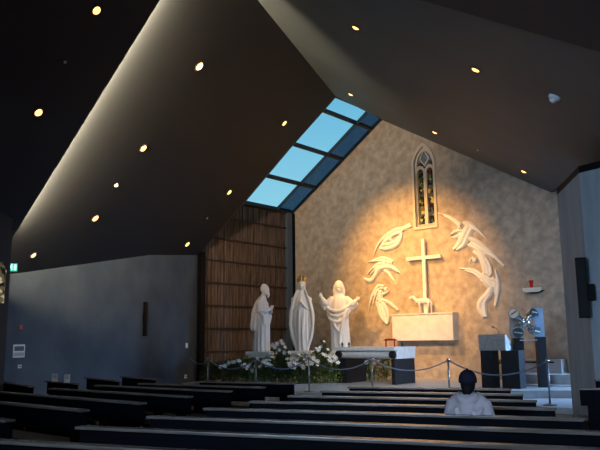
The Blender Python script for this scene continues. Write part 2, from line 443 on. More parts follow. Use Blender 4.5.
# solid black strip standing in for the dark gap between grey wall and slats
bm = bmesh.new(); prism(bm, [T(9.62, wood_len - 0.17, 0.0), T(9.62, wood_len + 0.02, 0.0), T(9.62, wood_len + 0.02, 4.30), T(9.62, wood_len - 0.17, 4.44)], WD * 0.25)
struct('trim_4', bm, 'black')
# dark pier at the far left edge with a tall leaded light beside it
pj = at_y(8.5, 300, 12.9); pj.z = 0
vwall('wall_side_left', pj, pj + Vector((-3.4, -17, 0)), 6.5, 6.5, 'dark_wall', side=1)
vwall('wall_side_left_return', pj, Vector((a0.x, a0.y, 0)), 6.5, 3.2, 'dark_wall', side=-1)
# right wall: three faces
E0 = at_y(557, 195, 14.6); E1 = at_z(579, 173, E0.z); E2 = at_z(600, 168, E0.z)
E2 = E1 + (E2 - E1).normalized() * 7.0
Eb = E0 + Vector((2.2, 0.7, 0))
def flat(p, z): return Vector((p.x, p.y, z))
bm = bmesh.new(); prism(bm, [flat(E0, 0), flat(E1, 0), flat(E2, 0), flat(E2 + Vector((0, 3, 0)), 0), flat(Eb, 0)], (0, 0, E0.z))
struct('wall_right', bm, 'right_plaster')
bm = bmesh.new(); prism(bm, [flat(E0, E0.z) , flat(E1, E0.z), flat(E2, E0.z), flat(E2 + Vector((0, 3, 0)), E0.z), flat(Eb, E0.z)], (0, 0, 0.13))
struct('trim_5', bm, 'black')  # black slab standing in for the dark gap above the wall
# recess behind the right wall, closed by a dark wall; its cool lamp is added, without a window
RB = T(-1.9, 0, 0)
vwall('wall_right_rear', RB, RB + Vector((2.6, -1.6, 0)), 6.6, 6.6, 'side_plaster')
vwall('wall_right_recess', RB + Vector((2.6, -1.6, 0)), RB + Vector((3.4, -9, 0)), 6.6, 6.6, 'side_plaster')
bm = bmesh.new(); prism(bm, [flat(b1, 6.5) + Vector((0, 0.3, 0)), flat(b2, 6.5), flat(b3, 6.5), flat(b4, 6.5), flat(b4x, 6.5), Vector((13, 8, 6.5)), Vector((13, 21, 6.5)), T(-2.2, -0.3, 6.5)], (0, 0, 0.15))
struct('ceiling_recess', bm, 'black')  # shade above the right wall is put into the black colour
bm = bmesh.new()
for p, q in ((b1, b2), (b2, b3), (b3, b4)):
    prism(bm, [p + UP * 0.02, q + UP * 0.02, flat(q, 6.5), flat(p, 6.5)], Vector((0.08, 0, 0)))
struct('trim_6', bm, 'black')  # black as well, carrying the shade of the gap under the eave
# walls behind the viewer
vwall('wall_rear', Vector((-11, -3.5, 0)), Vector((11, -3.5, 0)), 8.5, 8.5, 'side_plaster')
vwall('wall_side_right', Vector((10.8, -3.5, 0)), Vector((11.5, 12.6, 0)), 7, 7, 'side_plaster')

# ------------------------------------------------------------ floors
struct('floor', BX(-12, 13, -3.5, 27, -0.2, 0.0), 'nave_floor')
edge = Vector((-5.2, 4.8, 0)).normalized(); enrm = Vector((edge.y, -edge.x, 0)) * -1
if enrm.y > 0: enrm = -enrm
q = Vector((0.2, 20.0, 0))
def poly_slab(name, pts, z0, z1, m):
    bm = bmesh.new(); prism(bm, [Vector((x, y, z0)) for x, y in pts], (0, 0, z1 - z0)); return struct(name, bm, m)
pA = q + enrm * 0.42 + edge * -8.8
pB = q + enrm * 0.42 + edge * 0.1
poly_slab('floor_step', [(pA.x, pA.y), (pB.x, pB.y), (-3.6, 19.6), (-4.2, 23.0), (0.0, 27.0), (9.8, 20.0), (9.6, 14.5)], 0.001, 0.12, 'step_stone')
pC = q - enrm * 0.35 + edge * -4.95
pD = q - enrm * 0.35 + edge * 0.3
poly_slab('floor_podium', [(pC.x, pC.y), (pD.x, pD.y), (-3.3, 20.7), (-4.0, 22.8), (-0.2, 26.8), (9.6, 19.0), (9.2, 16.4), (6.0, 17.0)], 0.121, 0.30, 'podium_stone')
# white raised step block at the right end
kb = at_z(515, 391, 0.12)
d58 = Vector((-0.85, 0.53, 0)).normalized(); dn = Vector((-d58.y, d58.x, 0)) * -1
if dn.y < 0: dn = -dn
bm = bmesh.new()
k0 = flat(at_z(514.5, 393.0, 0.12), 0.12)
for s0, z1 in ((0.0, 0.34), (0.34, 0.58)):
    a_ = k0 + dn * s0 + (-d58) * (0.0 if s0 == 0 else 0.0)
    prism(bm, [flat(a_, 0.121), flat(a_ - d58 * 3.2, 0.121), flat(a_ - d58 * 3.2 + dn * (1.5 - s0), 0.121), flat(a_ + dn * (1.5 - s0), 0.121)], (0, 0, z1 - 0.121))
struct('floor_raised_steps', bm, 'step_stone')

# ------------------------------------------------------------ pews
R_AX = math.radians(25); RDIR = Vector((math.cos(R_AX), -math.sin(R_AX), 0))
L_AX = math.radians(40); LDIR = Vector((math.cos(L_AX), -math.sin(L_AX), 0))
def pew(left, direction, length, label, group):
    """left = left end of the back's top edge, seen by the sitter's back; local x runs right, local y towards the altar"""
    ang = math.atan2(direction.y, direction.x)
    t = thing('pew', label, 'pew', (left.x, left.y, 0), rz=ang, group=group)
    L = length
    link('backrest', BX(0.01, L - 0.01, 0.0, 0.035, 0.61, 0.825, bev=0.006), 'pew_wood', t)
    link('top_rail', BX(0, L, -0.055, 0.055, 0.825, 0.85, bev=0.006), 'pew_top', t)
    link('book_shelf', BX(0.04, L - 0.04, 0.036, 0.12, 0.62, 0.636, bev=0.004), 'pew_wood', t)
    link('seat', BX(0.0, L, 0.036, 0.44, 0.405, 0.445, bev=0.01), 'pew_seat', t)
    k = max(2, int(round(L / 1.5)) + 1)
    for i in range(k):
        x = 0.10 + (L - 0.18 - 0.20) * i / (k - 1)
        bm = bmesh.new()
        prism(bm, [(x, 0.0, 0.001), (x, 0.42, 0.001), (x, 0.42, 0.404), (x, 0.035, 0.404), (x, 0.035, 0.609), (x, 0.0, 0.609)], (0.18, 0, 0))
        link('leg', bm, 'pew_wood', t)
    return t
ORD = ['first', 'second', 'third', 'fourth', 'fifth', 'sixth', 'seventh', 'eighth', 'ninth', 'tenth']
R_ROW = math.radians(22.5); RROW = Vector((math.cos(R_ROW), -math.sin(R_ROW), 0))
rights = [508, 520, 533, 552, 579]
for i in range(8):
    P = Vector((0.70, 10.80, 0)) + Vector((-0.435, -0.77, 0)) * i
    if i < 5:   # the aisle end of each row
        k = (rights[i] - 297) / 724.0; s = (k * P.y - P.x) / (RROW.x - k * RROW.y)
    else: s = (2.55 - P.x) / RROW.x
    if i == 4: ROW5 = P
    extra = {4: ' where the person sits', 3: ' before the seated person'}.get(i, '')
    pew(P, RROW, s, f'long black pew, {ORD[i]} row back in the right block{extra}', 'pews in the right block')
lrows = [((-0.13, 11.84), 28.7, 1.95), ((-0.58, 10.95), 32.9, 2.65), ((-1.02, 10.2), 36.3, 3.0), ((-1.45, 9.32), 38.3, 3.2), ((-1.86, 8.42), 40.0, 3.7), ((-2.29, 7.62), 40.0, 3.5), ((-2.72, 6.72), 40.0, 3.0)]
for i, ((x, y), an, ln) in enumerate(lrows):
    a = math.radians(an); d = Vector((math.cos(a), -math.sin(a), 0))
    pew(Vector((x, y, 0)) - d * ln, d, ln, f'black wooden pew, {ORD[i]} row back from the altar in the left block', 'pews in the left block')
# short side benches by the left wall
side = [((86.5, 377.2), (118, 380.5), 'short black bench before the left wall, second from the left of four'),
        ((122, 376.0), (154.5, 378.9), 'short black bench before the left wall, rightmost of four'),
        ((47, 380.6), (77, 383.4), 'short black bench carrying two white cards, third from the right of four')]
side.append(((1, 381), (32, 386), 'short black bench in the far left corner, leftmost of four'))
side[0] = (side[0][0], side[0][1], 'short black bench before the left wall, just right of the two white cards')
side_things = []
for (x0, y0), (x1, y1), lb in side:
    p, q2 = at_z(x0, y0, 0.85), at_z(x1, y1, 0.85)
    d = (q2 - p); d.z = 0; ln = d.length; d.normalize()
    side_things.append((pew(p, d, ln, lb, 'short side benches'), p, d, ln))
# two pews of the far right block
for i, (x, y, L_) in enumerate(((579, 388.0, 3.4), (595, 379.5, 3.0))):
    p = at_z(x, y, 0.85); d = Vector((0.985, -0.17, 0)).normalized()
    pew(p, d, L_, ['black pew end cut off by the right edge beside the grey wall', 'small dark pew tip at the right edge under the grey wall'][i], 'pews at the right edge')
# white cards on the side bench
t3, p3, d3, l3 = side_things[2]
for s, lb in ((0.27, 'left one of two small white cards standing on the side bench'), (0.68, 'right one of two small white cards standing on the side bench')):
    c = thing('prayer_card', lb, 'card', p3 + d3 * (l3 * s) - UP * (p3.z - 0.851), M=Matrix.Rotation(math.radians(12), 4, 'Z'), group='cards on the side bench')
    bm = bmesh.new(); box(bm, -0.05, 0.05, -0.004, 0.004, 0.0, 0.14, bev=0.001); box(bm, -0.045, 0.045, -0.03, 0.03, 0.0, 0.006)
    link('card_sheet', bm, 'plastic_white', c)
    bm = bmesh.new()
    for z in (0.11, 0.09, 0.07): box(bm, -0.03, 0.03, -0.006, -0.0041, z, z + 0.006)
    link('print', bm, 'steel_dark', c)

# ------------------------------------------------------------ barrier posts and ropes
posts = [(-2.63, 20.0, 'leftmost grey barrier post, in front of the dark slat wall foot'),
         (-1.29, 20.0, 'grey barrier post in front of the praying statue'),
         (0.2, 20.0, 'grey barrier post in front of the crowned statue'),
         (1.82, 18.5, 'grey barrier post in front of the altar'),
         (3.47, 16.9, 'dark barrier post between the altar and the seated person'),
         (5.25, 15.25, 'tall looking barrier post on the pale steps, rightmost of all')]
zf = 0.121
proto = None
PP = []
for i, (x, y, lb) in enumerate(posts):
    if proto is None:
        t = thing('barrier_post', lb, 'barrier post', (x, y, zf), group='rope barrier posts')
        bm = bmesh.new(); lathe(bm, [(0.15, 0.0), (0.15, 0.012), (0.13, 0.022), (0.03, 0.03), (0.028, 0.05)]); link('base', bm, 'post_metal', t, True)
        bm = bmesh.new(); lathe(bm, [(0.021, 0.04), (0.021, 0.90)], 16); link('pole', bm, 'post_metal', t, True)
        bm = bmesh.new(); lathe(bm, [(0.021, 0.89), (0.032, 0.90), (0.034, 0.93), (0.03, 0.955), (0.012, 0.965)], 16); link('finial', bm, 'steel', t, True)
        proto = t
    else:
        t = proto.copy(); COL.objects.link(t); t.location = (x, y, zf); t['label'] = lb
        for ch in list(proto.children):
            c = ch.copy(); COL.objects.link(c); c.parent = t
    PP.append(Vector((x, y, zf + 0.90)))
wallend = Vector((-3.55, 22.45, 1.12))
ropes = [(wallend, PP[0], 0.18, 'slack rope from the grey wall end to the leftmost post'),
         (PP[0], PP[1], 0.25, 'slack rope hanging before the dark slat wall and flowers'),
         (PP[1], PP[2], 0.27, 'slack rope between the praying and the crowned statues'),
         (PP[2], PP[3], 0.27, 'slack rope hanging before the flowers left of the altar'),
         (PP[3], PP[4], 0.25, 'slack rope hanging before the right end of the altar'),
         (PP[4], PP[5], 0.30, 'slack blue rope behind the seated person, before the lectern')]
for a, b, sag, lb in ropes:
    d = (b - a); d.z = 0; d.normalize()
    a_, b_ = a + d * 0.034, b - d * 0.034
    if a is wallend: a_ = a
    bm = bmesh.new(); pts = []
    for k in range(19):
        s = k / 18; p = a_.lerp(b_, s); p.z -= sag * 4 * s * (1 - s); pts.append(p)
    t = thing('barrier_rope', lb, 'rope', a_, group='barrier ropes')
    tube(bm, [p - a_ for p in pts], 0.016, 8); link('cord', bm, 'rope_blue', t, True)
    for k in (0, -1):
        bm = bmesh.new(); k2 = 1 if k == 0 else -2; u = (pts[k2] - pts[k]).normalized()
        cyl(bm, pts[k] - a_, pts[k] - a_ + u * 0.07, 0.021, seg=10); link('hook', bm, 'post_metal', t, True)

# ------------------------------------------------------------ altar
ak = at_z(395, 385.0, 0.30)
AM = Matrix(((-WD.x, -WN.x, 0, 0), (-WD.y, -WN.y, 0, 0), (0, 0, 1, 0), (0, 0, 0, 1)))   # local x right along front, y away from the nave
al = thing('altar_table', 'white stone altar table on two black block legs before the flowers', 'altar', flat(ak, 0.301), M=AM)
AL, AWD, AH = 2.02, 1.08, 1.03
link('slab', BX(-AL - 0.06, 0.03, -0.03, AWD + 0.03, 0.93, AH, bev=0.012), 'altar_stone', al)
bm = bmesh.new(); box(bm, -0.22, 0.025, 0.10, AWD + 0.02, 0.70, 0.929, bev=0.01); link('end_block', bm, 'altar_stone', al)
bm = bmesh.new(); box(bm, -AL - 0.055, -AL + 0.05, 0.10, AWD + 0.02, 0.70, 0.929, bev=0.01); link('end_block', bm, 'altar_stone', al)
bm = bmesh.new(); cyl(bm, (-AL - 0.02, 0.12, 0.815), (0.0, 0.12, 0.815), 0.112, seg=32); link('front_roll', bm, 'altar_roll', al, False)
for x in (-AL + 0.12, -0.03):
    bm = bmesh.new(); cyl(bm, (x - 0.0, -0.06, 0.815), (x, 0.02, 0.815), 0.105, seg=28); cyl(bm, (x, -0.08, 0.815), (x, -0.06, 0.815), 0.07, seg=24); link('roll_end', bm, 'altar_block', al)
link('leg', BX(-AL, -AL + 0.36, 0.03, AWD - 0.05, 0.0, 0.699, bev=0.008), 'altar_block', al)
link('leg', BX(-0.12, 0.0, 0.03, AWD, 0.0, 0.699, bev=0.008), 'altar_block', al)
ORI = flat(ak, 0.301)
def altar_pt(x, y, z): return ORI + (AM @ Vector((x, y, z)))
def candle(x, y, lb, h=0.10):
    t = thing('altar_candle', lb, 'candle', altar_pt(x, y, AH + 0.0015), group='candles on the altar')
    bm = bmesh.new(); lathe(bm, [(0.05, 0.0), (0.05, 0.01), (0.02, 0.02), (0.02, 0.05), (0.045, 0.06), (0.045, 0.075)], 16); link('holder', bm, 'steel_dark', t, True)
    bm = bmesh.new(); lathe(bm, [(0.03, 0.075), (0.03, 0.075 + h), (0.01, 0.08 + h)], 14); link('wax', bm, 'steel_dark', t, True)
candle(-AL + 0.16, 0.12, 'small dark candle at the left end of the altar', 0.05)
candle(-AL + 0.36, 0.18, 'second small dark candle from the left on the altar', 0.05)
candle(0.0 - 0.12, 0.65, 'small dark candle at the right end of the altar', 0.07)
t = thing('missal_stand', 'small red book stand on the altar top near its right end', 'book stand', altar_pt(-0.40, 0.45, AH + 0.0015), M=AM)
bm = bmesh.new()
for x in (-0.16, 0.13): box(bm, x, x + 0.03, -0.02, 0.02, 0.0, 0.20, bev=0.004)
box(bm, -0.19, 0.19, -0.06, 0.06, 0.17, 0.20, bev=0.004)
link('stand_frame', bm, 'red', t)
link('open_book', BX(-0.15, 0.15, -0.05, 0.05, 0.201, 0.225, bev=0.006), 'red', t)

# ------------------------------------------------------------ statues
def robe(bm, rings, folds=11, amp=0.06, seg=72, ph=0.0):
    """rings: (z, cx, cy, rx, ry, fold strength)"""
    rs = spline(rings, 4); prev = None; first = None
    for (z, cx, cy, rx, ry, fs) in rs:
        ring = []
        for k in range(seg):
            a = 2 * PI * k / seg
            f = 1 + fs * amp * (math.sin(folds * a + ph + 1.2 * math.sin(z * 3.1)) + 0.5 * math.sin((folds * 1.7) * a + 2.1 + z * 1.3))
            ring.append(bm.verts.new((cx + rx * f * math.cos(a), cy + ry * f * math.sin(a), z)))
        if prev:
            for k in range(seg): bm.faces.new((prev[k], prev[(k + 1) % seg], ring[(k + 1) % seg], ring[k]))
        else: bm.faces.new(ring[::-1])
        prev = ring
    bm.faces.new(prev)
def head(bm, c, r, face=Vector((0, -1, 0)), nod=0.0):
    c = Vector(c); side_ = face.cross(UP).normalized()
    ball(bm, c, r, 18, (0.86, 0.95, 1.12))
    ball(bm, c + face * r * 0.35 - UP * r * 0.45, r * 0.6, 12, (0.95, 0.9, 0.95))   # jaw
    tube(bm, [c + face * r * 0.88 + UP * r * 0.15, c + face * r * 1.06 - UP * r * 0.12, c + face * r * 0.95 - UP * r * 0.22], [r * 0.08, r * 0.13, r * 0.10], 8)
    for s in (-1, 1):
        ball(bm, c + face * r * 0.78 + side_ * r * 0.33 + UP * r * 0.22, r * 0.15, 8, (1.3, 0.6, 0.5))
        ball(bm, c + side_ * s * r * 0.86, r * 0.2, 8, (0.5, 0.7, 1.2))
def hand(bm, wrist, dirv, palm_n, size=0.19):
    """palm with five tapered fingers"""
    dirv = Vector(dirv).normalized(); palm_n = Vector(palm_n); palm_n = (palm_n - dirv * palm_n.dot(dirv)).normalized(); sd = dirv.cross(palm_n)
    w = Vector(wrist); s = size
    for k in range(4):
        o = sd * (k - 1.5) * s * 0.12
        tube(bm, [w + o * 0.5, w + dirv * s * 0.28 + o, w + dirv * s * 0.5 + o * 1.1], [s * 0.11, s * 0.11, s * 0.08], 8, flat=(palm_n, 0.8))
        fl = (0.40, 0.46, 0.43, 0.33)[k] * s
        b = w + dirv * s * 0.5 + o * 1.15
        tube(bm, [b, b + dirv * fl * 0.55 + palm_n * 0.04 * s, b + dirv * fl + palm_n * 0.14 * s], [s * 0.062, s * 0.055, s * 0.04], 7)
    tube(bm, [w + dirv * s * 0.12 - sd * s * 0.18, w + dirv * s * 0.30 - sd * s * 0.38, w + dirv * s * 0.50 - sd * s * 0.42], [s * 0.085, s * 0.07, s * 0.05], 7)

def statue_base(name, label, x, y, zb, rz):
    return thing(name, label, 'statue', (x, y, zb), rz=rz)
ZB = 1.225
def pedestal(x, y, label, w=0.36, h=None):
    h = ZB - 0.301 - 0.001
    bm = bmesh.new(); box(bm, -w, w, -w, w, 0, 0.10, bev=0.01); box(bm, -w + 0.05, w - 0.05, -w + 0.05, w - 0.05, 0.10, h - 0.10, bev=0.01); box(bm, -w, w, -w, w, h - 0.10, h, bev=0.015)
    o = link('pedestal', bm, 'marble_white'); o.location = (x, y, 0.301); o.rotation_euler = (0, 0, math.radians(-12))
    tag(o, label, 'pedestal', 'statue pedestals')
# Mary (local -y = towards viewer)
mx, my = 0.02, 21.8
pedestal(mx, my, 'white pedestal hidden in lilies under the crowned statue')
mary = statue_base('statue', 'white statue of a crowned veiled woman, middle of the three', mx, my, ZB, math.radians(-4))
bm = bmesh.new()
robe(bm, [(0.0, 0, 0, 0.20, 0.22, 0.7), (0.12, 0, 0, 0.23, 0.24, 1), (0.45, 0, 0, 0.32, 0.26, 1), (0.85, 0, 0, 0.375, 0.27, 0.9), (1.15, 0, 0, 0.375, 0.26, 0.7), (1.5, 0, 0, 0.30, 0.22, 0.5), (1.70, 0, 0.01, 0.205, 0.18, 0.3), (1.84, 0, 0.02, 0.135, 0.15, 0.1), (1.98, 0, 0.03, 0.125, 0.145, 0.1), (2.10, 0, 0.03, 0.125, 0.14, 0.05), (2.17, 0, 0.03, 0.07, 0.09, 0.0)], folds=14, amp=0.075)
# inner gown pushed forward, narrower
robe(bm, [(0.0, 0, -0.12, 0.20, 0.17, 1), (0.5, 0, -0.13, 0.20, 0.19, 1), (1.0, 0, -0.13, 0.20, 0.18, 0.8), (1.4, 0, -0.10, 0.19, 0.16, 0.5), (1.66, 0, -0.06, 0.15, 0.12, 0.2)], folds=9, amp=0.09)
head(bm, (0, -0.085, 1.985), 0.118)
for s in (-1, 1):
    tube(bm, [(s * 0.26, -0.02, 1.6), (s * 0.27, -0.14, 1.22), (s * 0.14, -0.24, 1.30), (s * 0.04, -0.29, 1.42)], [0.06, 0.05, 0.04, 0.03], 10)
    # mantle edge running down to the hem
    tube(bm, [(s * 0.12, -0.12, 1.86), (s * 0.22, -0.18, 1.6), (s * 0.32, -0.2, 1.2), (s * 0.35, -0.2, 0.8), (s * 0.28, -0.2, 0.4), (s * 0.14, -0.2, 0.05)], [0.03, 0.035, 0.04, 0.045, 0.045, 0.035], 8)
    hand(bm, (s * 0.03, -0.30, 1.42), (-s * 0.12, 0.0, 1), (-s, 0, 0), 0.16)
sculpt('body', bm, 'statue_white', 0.017, mary)
bm = bmesh.new(); 
lathe(bm, [(0.095, 2.08), (0.108, 2.10), (0.112, 2.14), (0.095, 2.15), (0.09, 2.145)], 24, c=(0, 0.0, 0))
for k in range(8):
    a = 2 * PI * k / 8; p = Vector((0.105 * math.cos(a), 0.105 * math.sin(a), 2.13))
    q2 = Vector((0.135 * math.cos(a), 0.135 * math.sin(a), 2.23)); tube(bm, [p, q2, Vector((0.06 * math.cos(a), 0.06 * math.sin(a), 2.32))], [0.018, 0.022, 0.012], 7); ball(bm, q2, 0.02, 8)
ball(bm, (0, 0, 2.34), 0.035, 8)
link('crown', bm, 'gold', mary, True)['label'] = 'gold crown'
# Joseph, in profile, facing right, hands joined
jx, jy = -1.20, 21.6
pedestal(jx, jy, 'white pedestal under the praying bearded statue, left', 0.40)
jos = statue_base('statue', 'white statue of a robed man praying with joined hands, facing right', jx, jy, ZB, math.radians(64))
bm = bmesh.new()
robe(bm, [(0.0, 0, 0.02, 0.30, 0.30, 1), (0.12, 0, 0.02, 0.29, 0.30, 1), (0.5, 0, 0.0, 0.265, 0.27, 1), (0.9, 0, 0.0, 0.27, 0.27, 0.8), (1.25, 0, 0.03, 0.28, 0.24, 0.6), (1.48, 0, 0.02, 0.25, 0.19, 0.4), (1.62, 0, -0.02, 0.16, 0.13, 0.2), (1.70, 0, -0.06, 0.085, 0.085, 0.1)], folds=12, amp=0.085)
# heavy cloak on the back falling in a curve
robe(bm, [(0.62, 0, 0.17, 0.30, 0.17, 1), (0.72, 0, 0.20, 0.33, 0.19, 1), (1.0, 0, 0.17, 0.32, 0.19, 1), (1.3, 0, 0.12, 0.30, 0.17, 0.8), (1.55, 0, 0.03, 0.22, 0.14, 0.4)], folds=9, amp=0.09, ph=1.0)
head(bm, (0, -0.17, 1.86), 0.135)
tube(bm, [(0, -0.03, 1.62), (0, -0.13, 1.78)], [0.09, 0.08], 10)
ball(bm, (0, -0.10, 1.90), 0.145, 14, (0.95, 0.95, 1.05))
tube(bm, [(0, -0.26, 1.78), (0, -0.28, 1.69), (0, -0.26, 1.62)], [0.06, 0.055, 0.025], 8)   # beard
for s in (-1, 1):
    tube(bm, [(s * 0.22, -0.02, 1.48), (s * 0.29, -0.05, 1.22), (s * 0.18, -0.26, 1.20), (s * 0.03, -0.36, 1.26)], [0.09, 0.10, 0.085, 0.05], 10)
    tube(bm, [(s * 0.26, -0.08, 1.2), (s * 0.22, -0.22, 1.05), (s * 0.18, -0.2, 0.8)], [0.08, 0.07, 0.03], 8)   # hanging sleeve
    hand(bm, (s * 0.03, -0.36, 1.27), (-s * 0.1, -0.75, 0.5), (-s, 0, 0), 0.19)
for v in bm.verts: v.co.y *= 0.82; v.co.x *= 0.95
sculpt('body', bm, 'statue_white', 0.017, jos)
# Jesus with open arms
hx, hy = 1.21, 22.25
pedestal(hx, hy, 'white pedestal behind the altar under the open armed statue')
jes = statue_base('statue', 'white statue of a man with arms spread wide, behind the altar', hx, hy, ZB, math.radians(-6))
bm = bmesh.new()
robe(bm, [(0.0, 0.02, 0, 0.29, 0.24, 1), (0.12, 0.02, 0, 0.29, 0.24, 1), (0.5, 0.01, 0, 0.28, 0.23, 1), (0.9, 0, 0, 0.28, 0.23, 0.9), (1.2, 0, 0, 0.29, 0.22, 0.6), (1.5, 0, 0, 0.28, 0.19, 0.4), (1.66, 0, 0, 0.2, 0.14, 0.2), (1.76, 0, 0, 0.08, 0.08, 0.0)], folds=11, amp=0.09)
tube(bm, [(0, 0, 1.7), (0, -0.02, 1.86)], [0.085, 0.07], 10)
head(bm, (0, -0.04, 1.98), 0.135)
ball(bm, (0, 0.02, 2.02), 0.155, 16, (0.95, 0.95, 1.05))
for s in (-1, 1):   # long hair
    tube(bm, [(s * 0.11, -0.03, 2.0), (s * 0.14, 0.0, 1.84), (s * 0.13, 0.0, 1.68)], [0.06, 0.07, 0.05], 8)
tube(bm, [(0, -0.15, 1.88), (0, -0.16, 1.80)], [0.06, 0.03], 8)
# arms and wide sleeves
for s, up in ((-1, 0.10), (1, 0.0)):
    tube(bm, [(s * 0.20, 0, 1.60), (s * 0.38, -0.03, 1.42), (s * 0.48, -0.12, 1.44 + up * 0.5), (s * 0.54, -0.18, 1.53 + up)], [0.12, 0.14, 0.11, 0.06], 12)
    tube(bm, [(s * 0.30, 0.0, 1.38), (s * 0.46, -0.05, 1.30), (s * 0.58, -0.1, 1.42 + up)], [0.13, 0.10, 0.05], 10)
    hand(bm, (s * 0.545, -0.19, 1.54 + up), (s * 0.25, -0.1, 1) if s < 0 else (s * 0.6, -0.3, 0.35), (0, -1, 0.2), 0.18)
# mantle swags across the body
for k, (dz, sw, rr_) in enumerate(((0.0, 0.16, 0.05), (0.11, 0.20, 0.035), (0.23, 0.26, 0.045))):
    z = 1.36 - dz
    tube(bm, spline([(-0.46 + 0.05 * k, -0.04, z + 0.05), (-0.28, -0.19, z - sw * 0.7), (-0.02, -0.235, z - sw), (0.22, -0.20, z - sw * 0.3), (0.44 - 0.04 * k, -0.05, z + 0.14)], 4), rr_, 8)
tube(bm, spline([(0.25, -0.2, 1.25), (0.14, -0.27, 0.95), (0.05, -0.27, 0.6), (0.0, -0.26, 0.2)], 4), [0.05] * 13, 8)
tube(bm, spline([(-0.2, -0.2, 0.95), (-0.12, -0.25, 0.7), (0.08, -0.26, 0.5)], 4), [0.04] * 9, 8)
sculpt('body', bm, 'statue_white', 0.017, jes)

# ------------------------------------------------------------ wall carvings: cross, angels, lamb, box
o_ = T(4.05, 0, 0)
def wl(px, py, n):
    p = Wp(px, py, n); return p
cr_t = flat(T(4.09, 0, 0), 2.36)
cz0, cz1 = 2.345, 4.74
t = thing('wall_cross', 'tall thin white cross on the gold lit wall above the stone box', 'cross', T(4.08, 0, cz0), M=WALLM)
bm = bmesh.new(); box(bm, -0.055, 0.055, 0.10, 0.19, 0.0, cz1 - cz0, bev=0.008); link('upright', bm, 'cross_white', t)
bm = bmesh.new(); box(bm, -0.64, 0.62, 0.101, 0.189, 1.73, 1.84, bev=0.008); link('crossbar', bm, 'cross_white', t)
for z in (0.4, 1.5, 2.1):
    bm = bmesh.new(); cyl(bm, (0, 0.001, z), (0, 0.10, z), 0.02, seg=10); link('wall_pin', bm, 'steel', t)
t = thing('stone_box', 'long pale stone box fixed to the wall under the cross', 'tabernacle', T(4.20, 0, 0), M=WALLM)
link('box_body', BX(-1.04, 1.15, 0.001, 0.35, 1.49, 2.305, bev=0.006), 'box_stone', t)
link('lid', BX(-1.07, 1.18, 0.001, 0.38, 2.305, 2.342, bev=0.005), 'marble_white', t)
# lamb
def wpt(px, py, n): return Wp(px, py, n)
bm = bmesh.new(); N0 = 0.22
def ws(bm, pts, f=1.0, n=N0, k=0.031, sub=4, fk=None):
    sp = spline([(p[0], p[1], p[2]) for p in pts], sub)
    tube(bm, [wpt(a, b, n) for a, b, c in sp], [max(0.011, c * k * f) for a, b, c in sp], 10, flat=(WN, fk) if fk else None)
LX = lambda x: 402 + x / 12.85
LY = lambda y: 285 + y / 12.85
ws(bm, [(LX(185), LY(205), 2.2), (LX(250), LY(205), 3.1), (LX(320), LY(205), 3.0), (LX(355), LY(215), 2.6)])
ws(bm, [(LX(195), LY(200), 2.0), (LX(165), LY(180), 1.7), (LX(145), LY(155), 1.6)])
ws(bm, [(LX(155), LY(150), 1.7), (LX(125), LY(160), 1.5), (LX(88), LY(176), 0.9)])
ws(bm, [(LX(150), LY(140), 0.6), (LX(170), LY(150), 0.5)])
for dx, dn_ in ((-6, 0.28), (8, 0.17)):
    ws(bm, [(LX(230 + dx), LY(230), 1.2), (LX(232 + dx), LY(290), 0.7), (LX(232 + dx), LY(356), 0.6)], n=dn_)
    ws(bm, [(LX(352 + dx * 2), LY(225), 1.6), (LX(352 + dx * 3), LY(290), 0.9), (LX(352 + dx * 3.5), LY(356), 0.6)], n=dn_)
ws(bm, [(LX(365), LY(200), 0.6), (LX(382), LY(240), 0.6), (LX(384), LY(270), 0.4)])
t = thing('lamb_figure', 'small white carved lamb with a halo standing on the stone box', 'statue', (0, 0, 0))
lb = sculpt('body', bm, 'relief_white', 0.012, t)
bm = bmesh.new(); hc = wpt(LX(135), LY(140), 0.17); tube(bm, [hc + (WD * math.cos(2 * PI * k / 28) + UP * math.sin(2 * PI * k / 28)) * 0.115 for k in range(29)], 0.009, 6, caps=False); link('halo', bm, 'frame_stone', t)
# angels
def feathers(st_, side, n=4, gap=1.0, f0=0.1):
    out = []; L = len(st_)
    sp = spline([tuple(p) for p in st_], 4)
    for k in range(1, n + 1):
        a0 = int(len(sp) * (f0 + 0.10 * k)); row = []
        for i in range(a0, len(sp)):
            p, q = sp[max(i - 1, 0)], sp[min(i + 1, len(sp) - 1)]
            dx, dy = q[0] - p[0], q[1] - p[1]; l = math.hypot(dx, dy) or 1
            g = side * gap * k * min(1.0, (i - a0) / (len(sp) * 0.35) + 0.15)
            row.append((sp[i][0] - dy / l * g, sp[i][1] + dx / l * g, 0.2 if i in (a0, len(sp) - 1) else 0.5 * (1 - 0.6 * (i / len(sp)) ** 2)))
        if len(row) > 3: out.append(row[::3] + [row[-1]])
    return out
def figure(label, strokes, blobs=(), vox=0.012, wings=()):
    strokes = list(strokes)
    for k, side, n in wings: strokes += feathers(strokes[k], side, n)
    bm = bmesh.new()
    for st_ in strokes: 
        f = 1.0; n = 0.02
        ws(bm, st_, f=1.0, n=0.055, fk=1.0, sub=4)
        if max(p[2] for p in st_) > 0.8: ws(bm, [(p[0], p[1], p[2] * 1.75) for p in st_], n=0.02, fk=0.5, sub=4)
    for (x, y, r) in blobs:
        ball(bm, wpt(x, y, 0.05), r * 0.031, 12)
    o = sculpt('carved_angel', bm, 'relief_white', vox)
    tag(o, label, 'relief', 'carved angels on the altar wall')
def mp(ox, oy, s, pts): return [(ox + x / s, oy + y / s, r) for x, y, r in pts]
m1 = lambda p: mp(362, 222, 11.24, p)
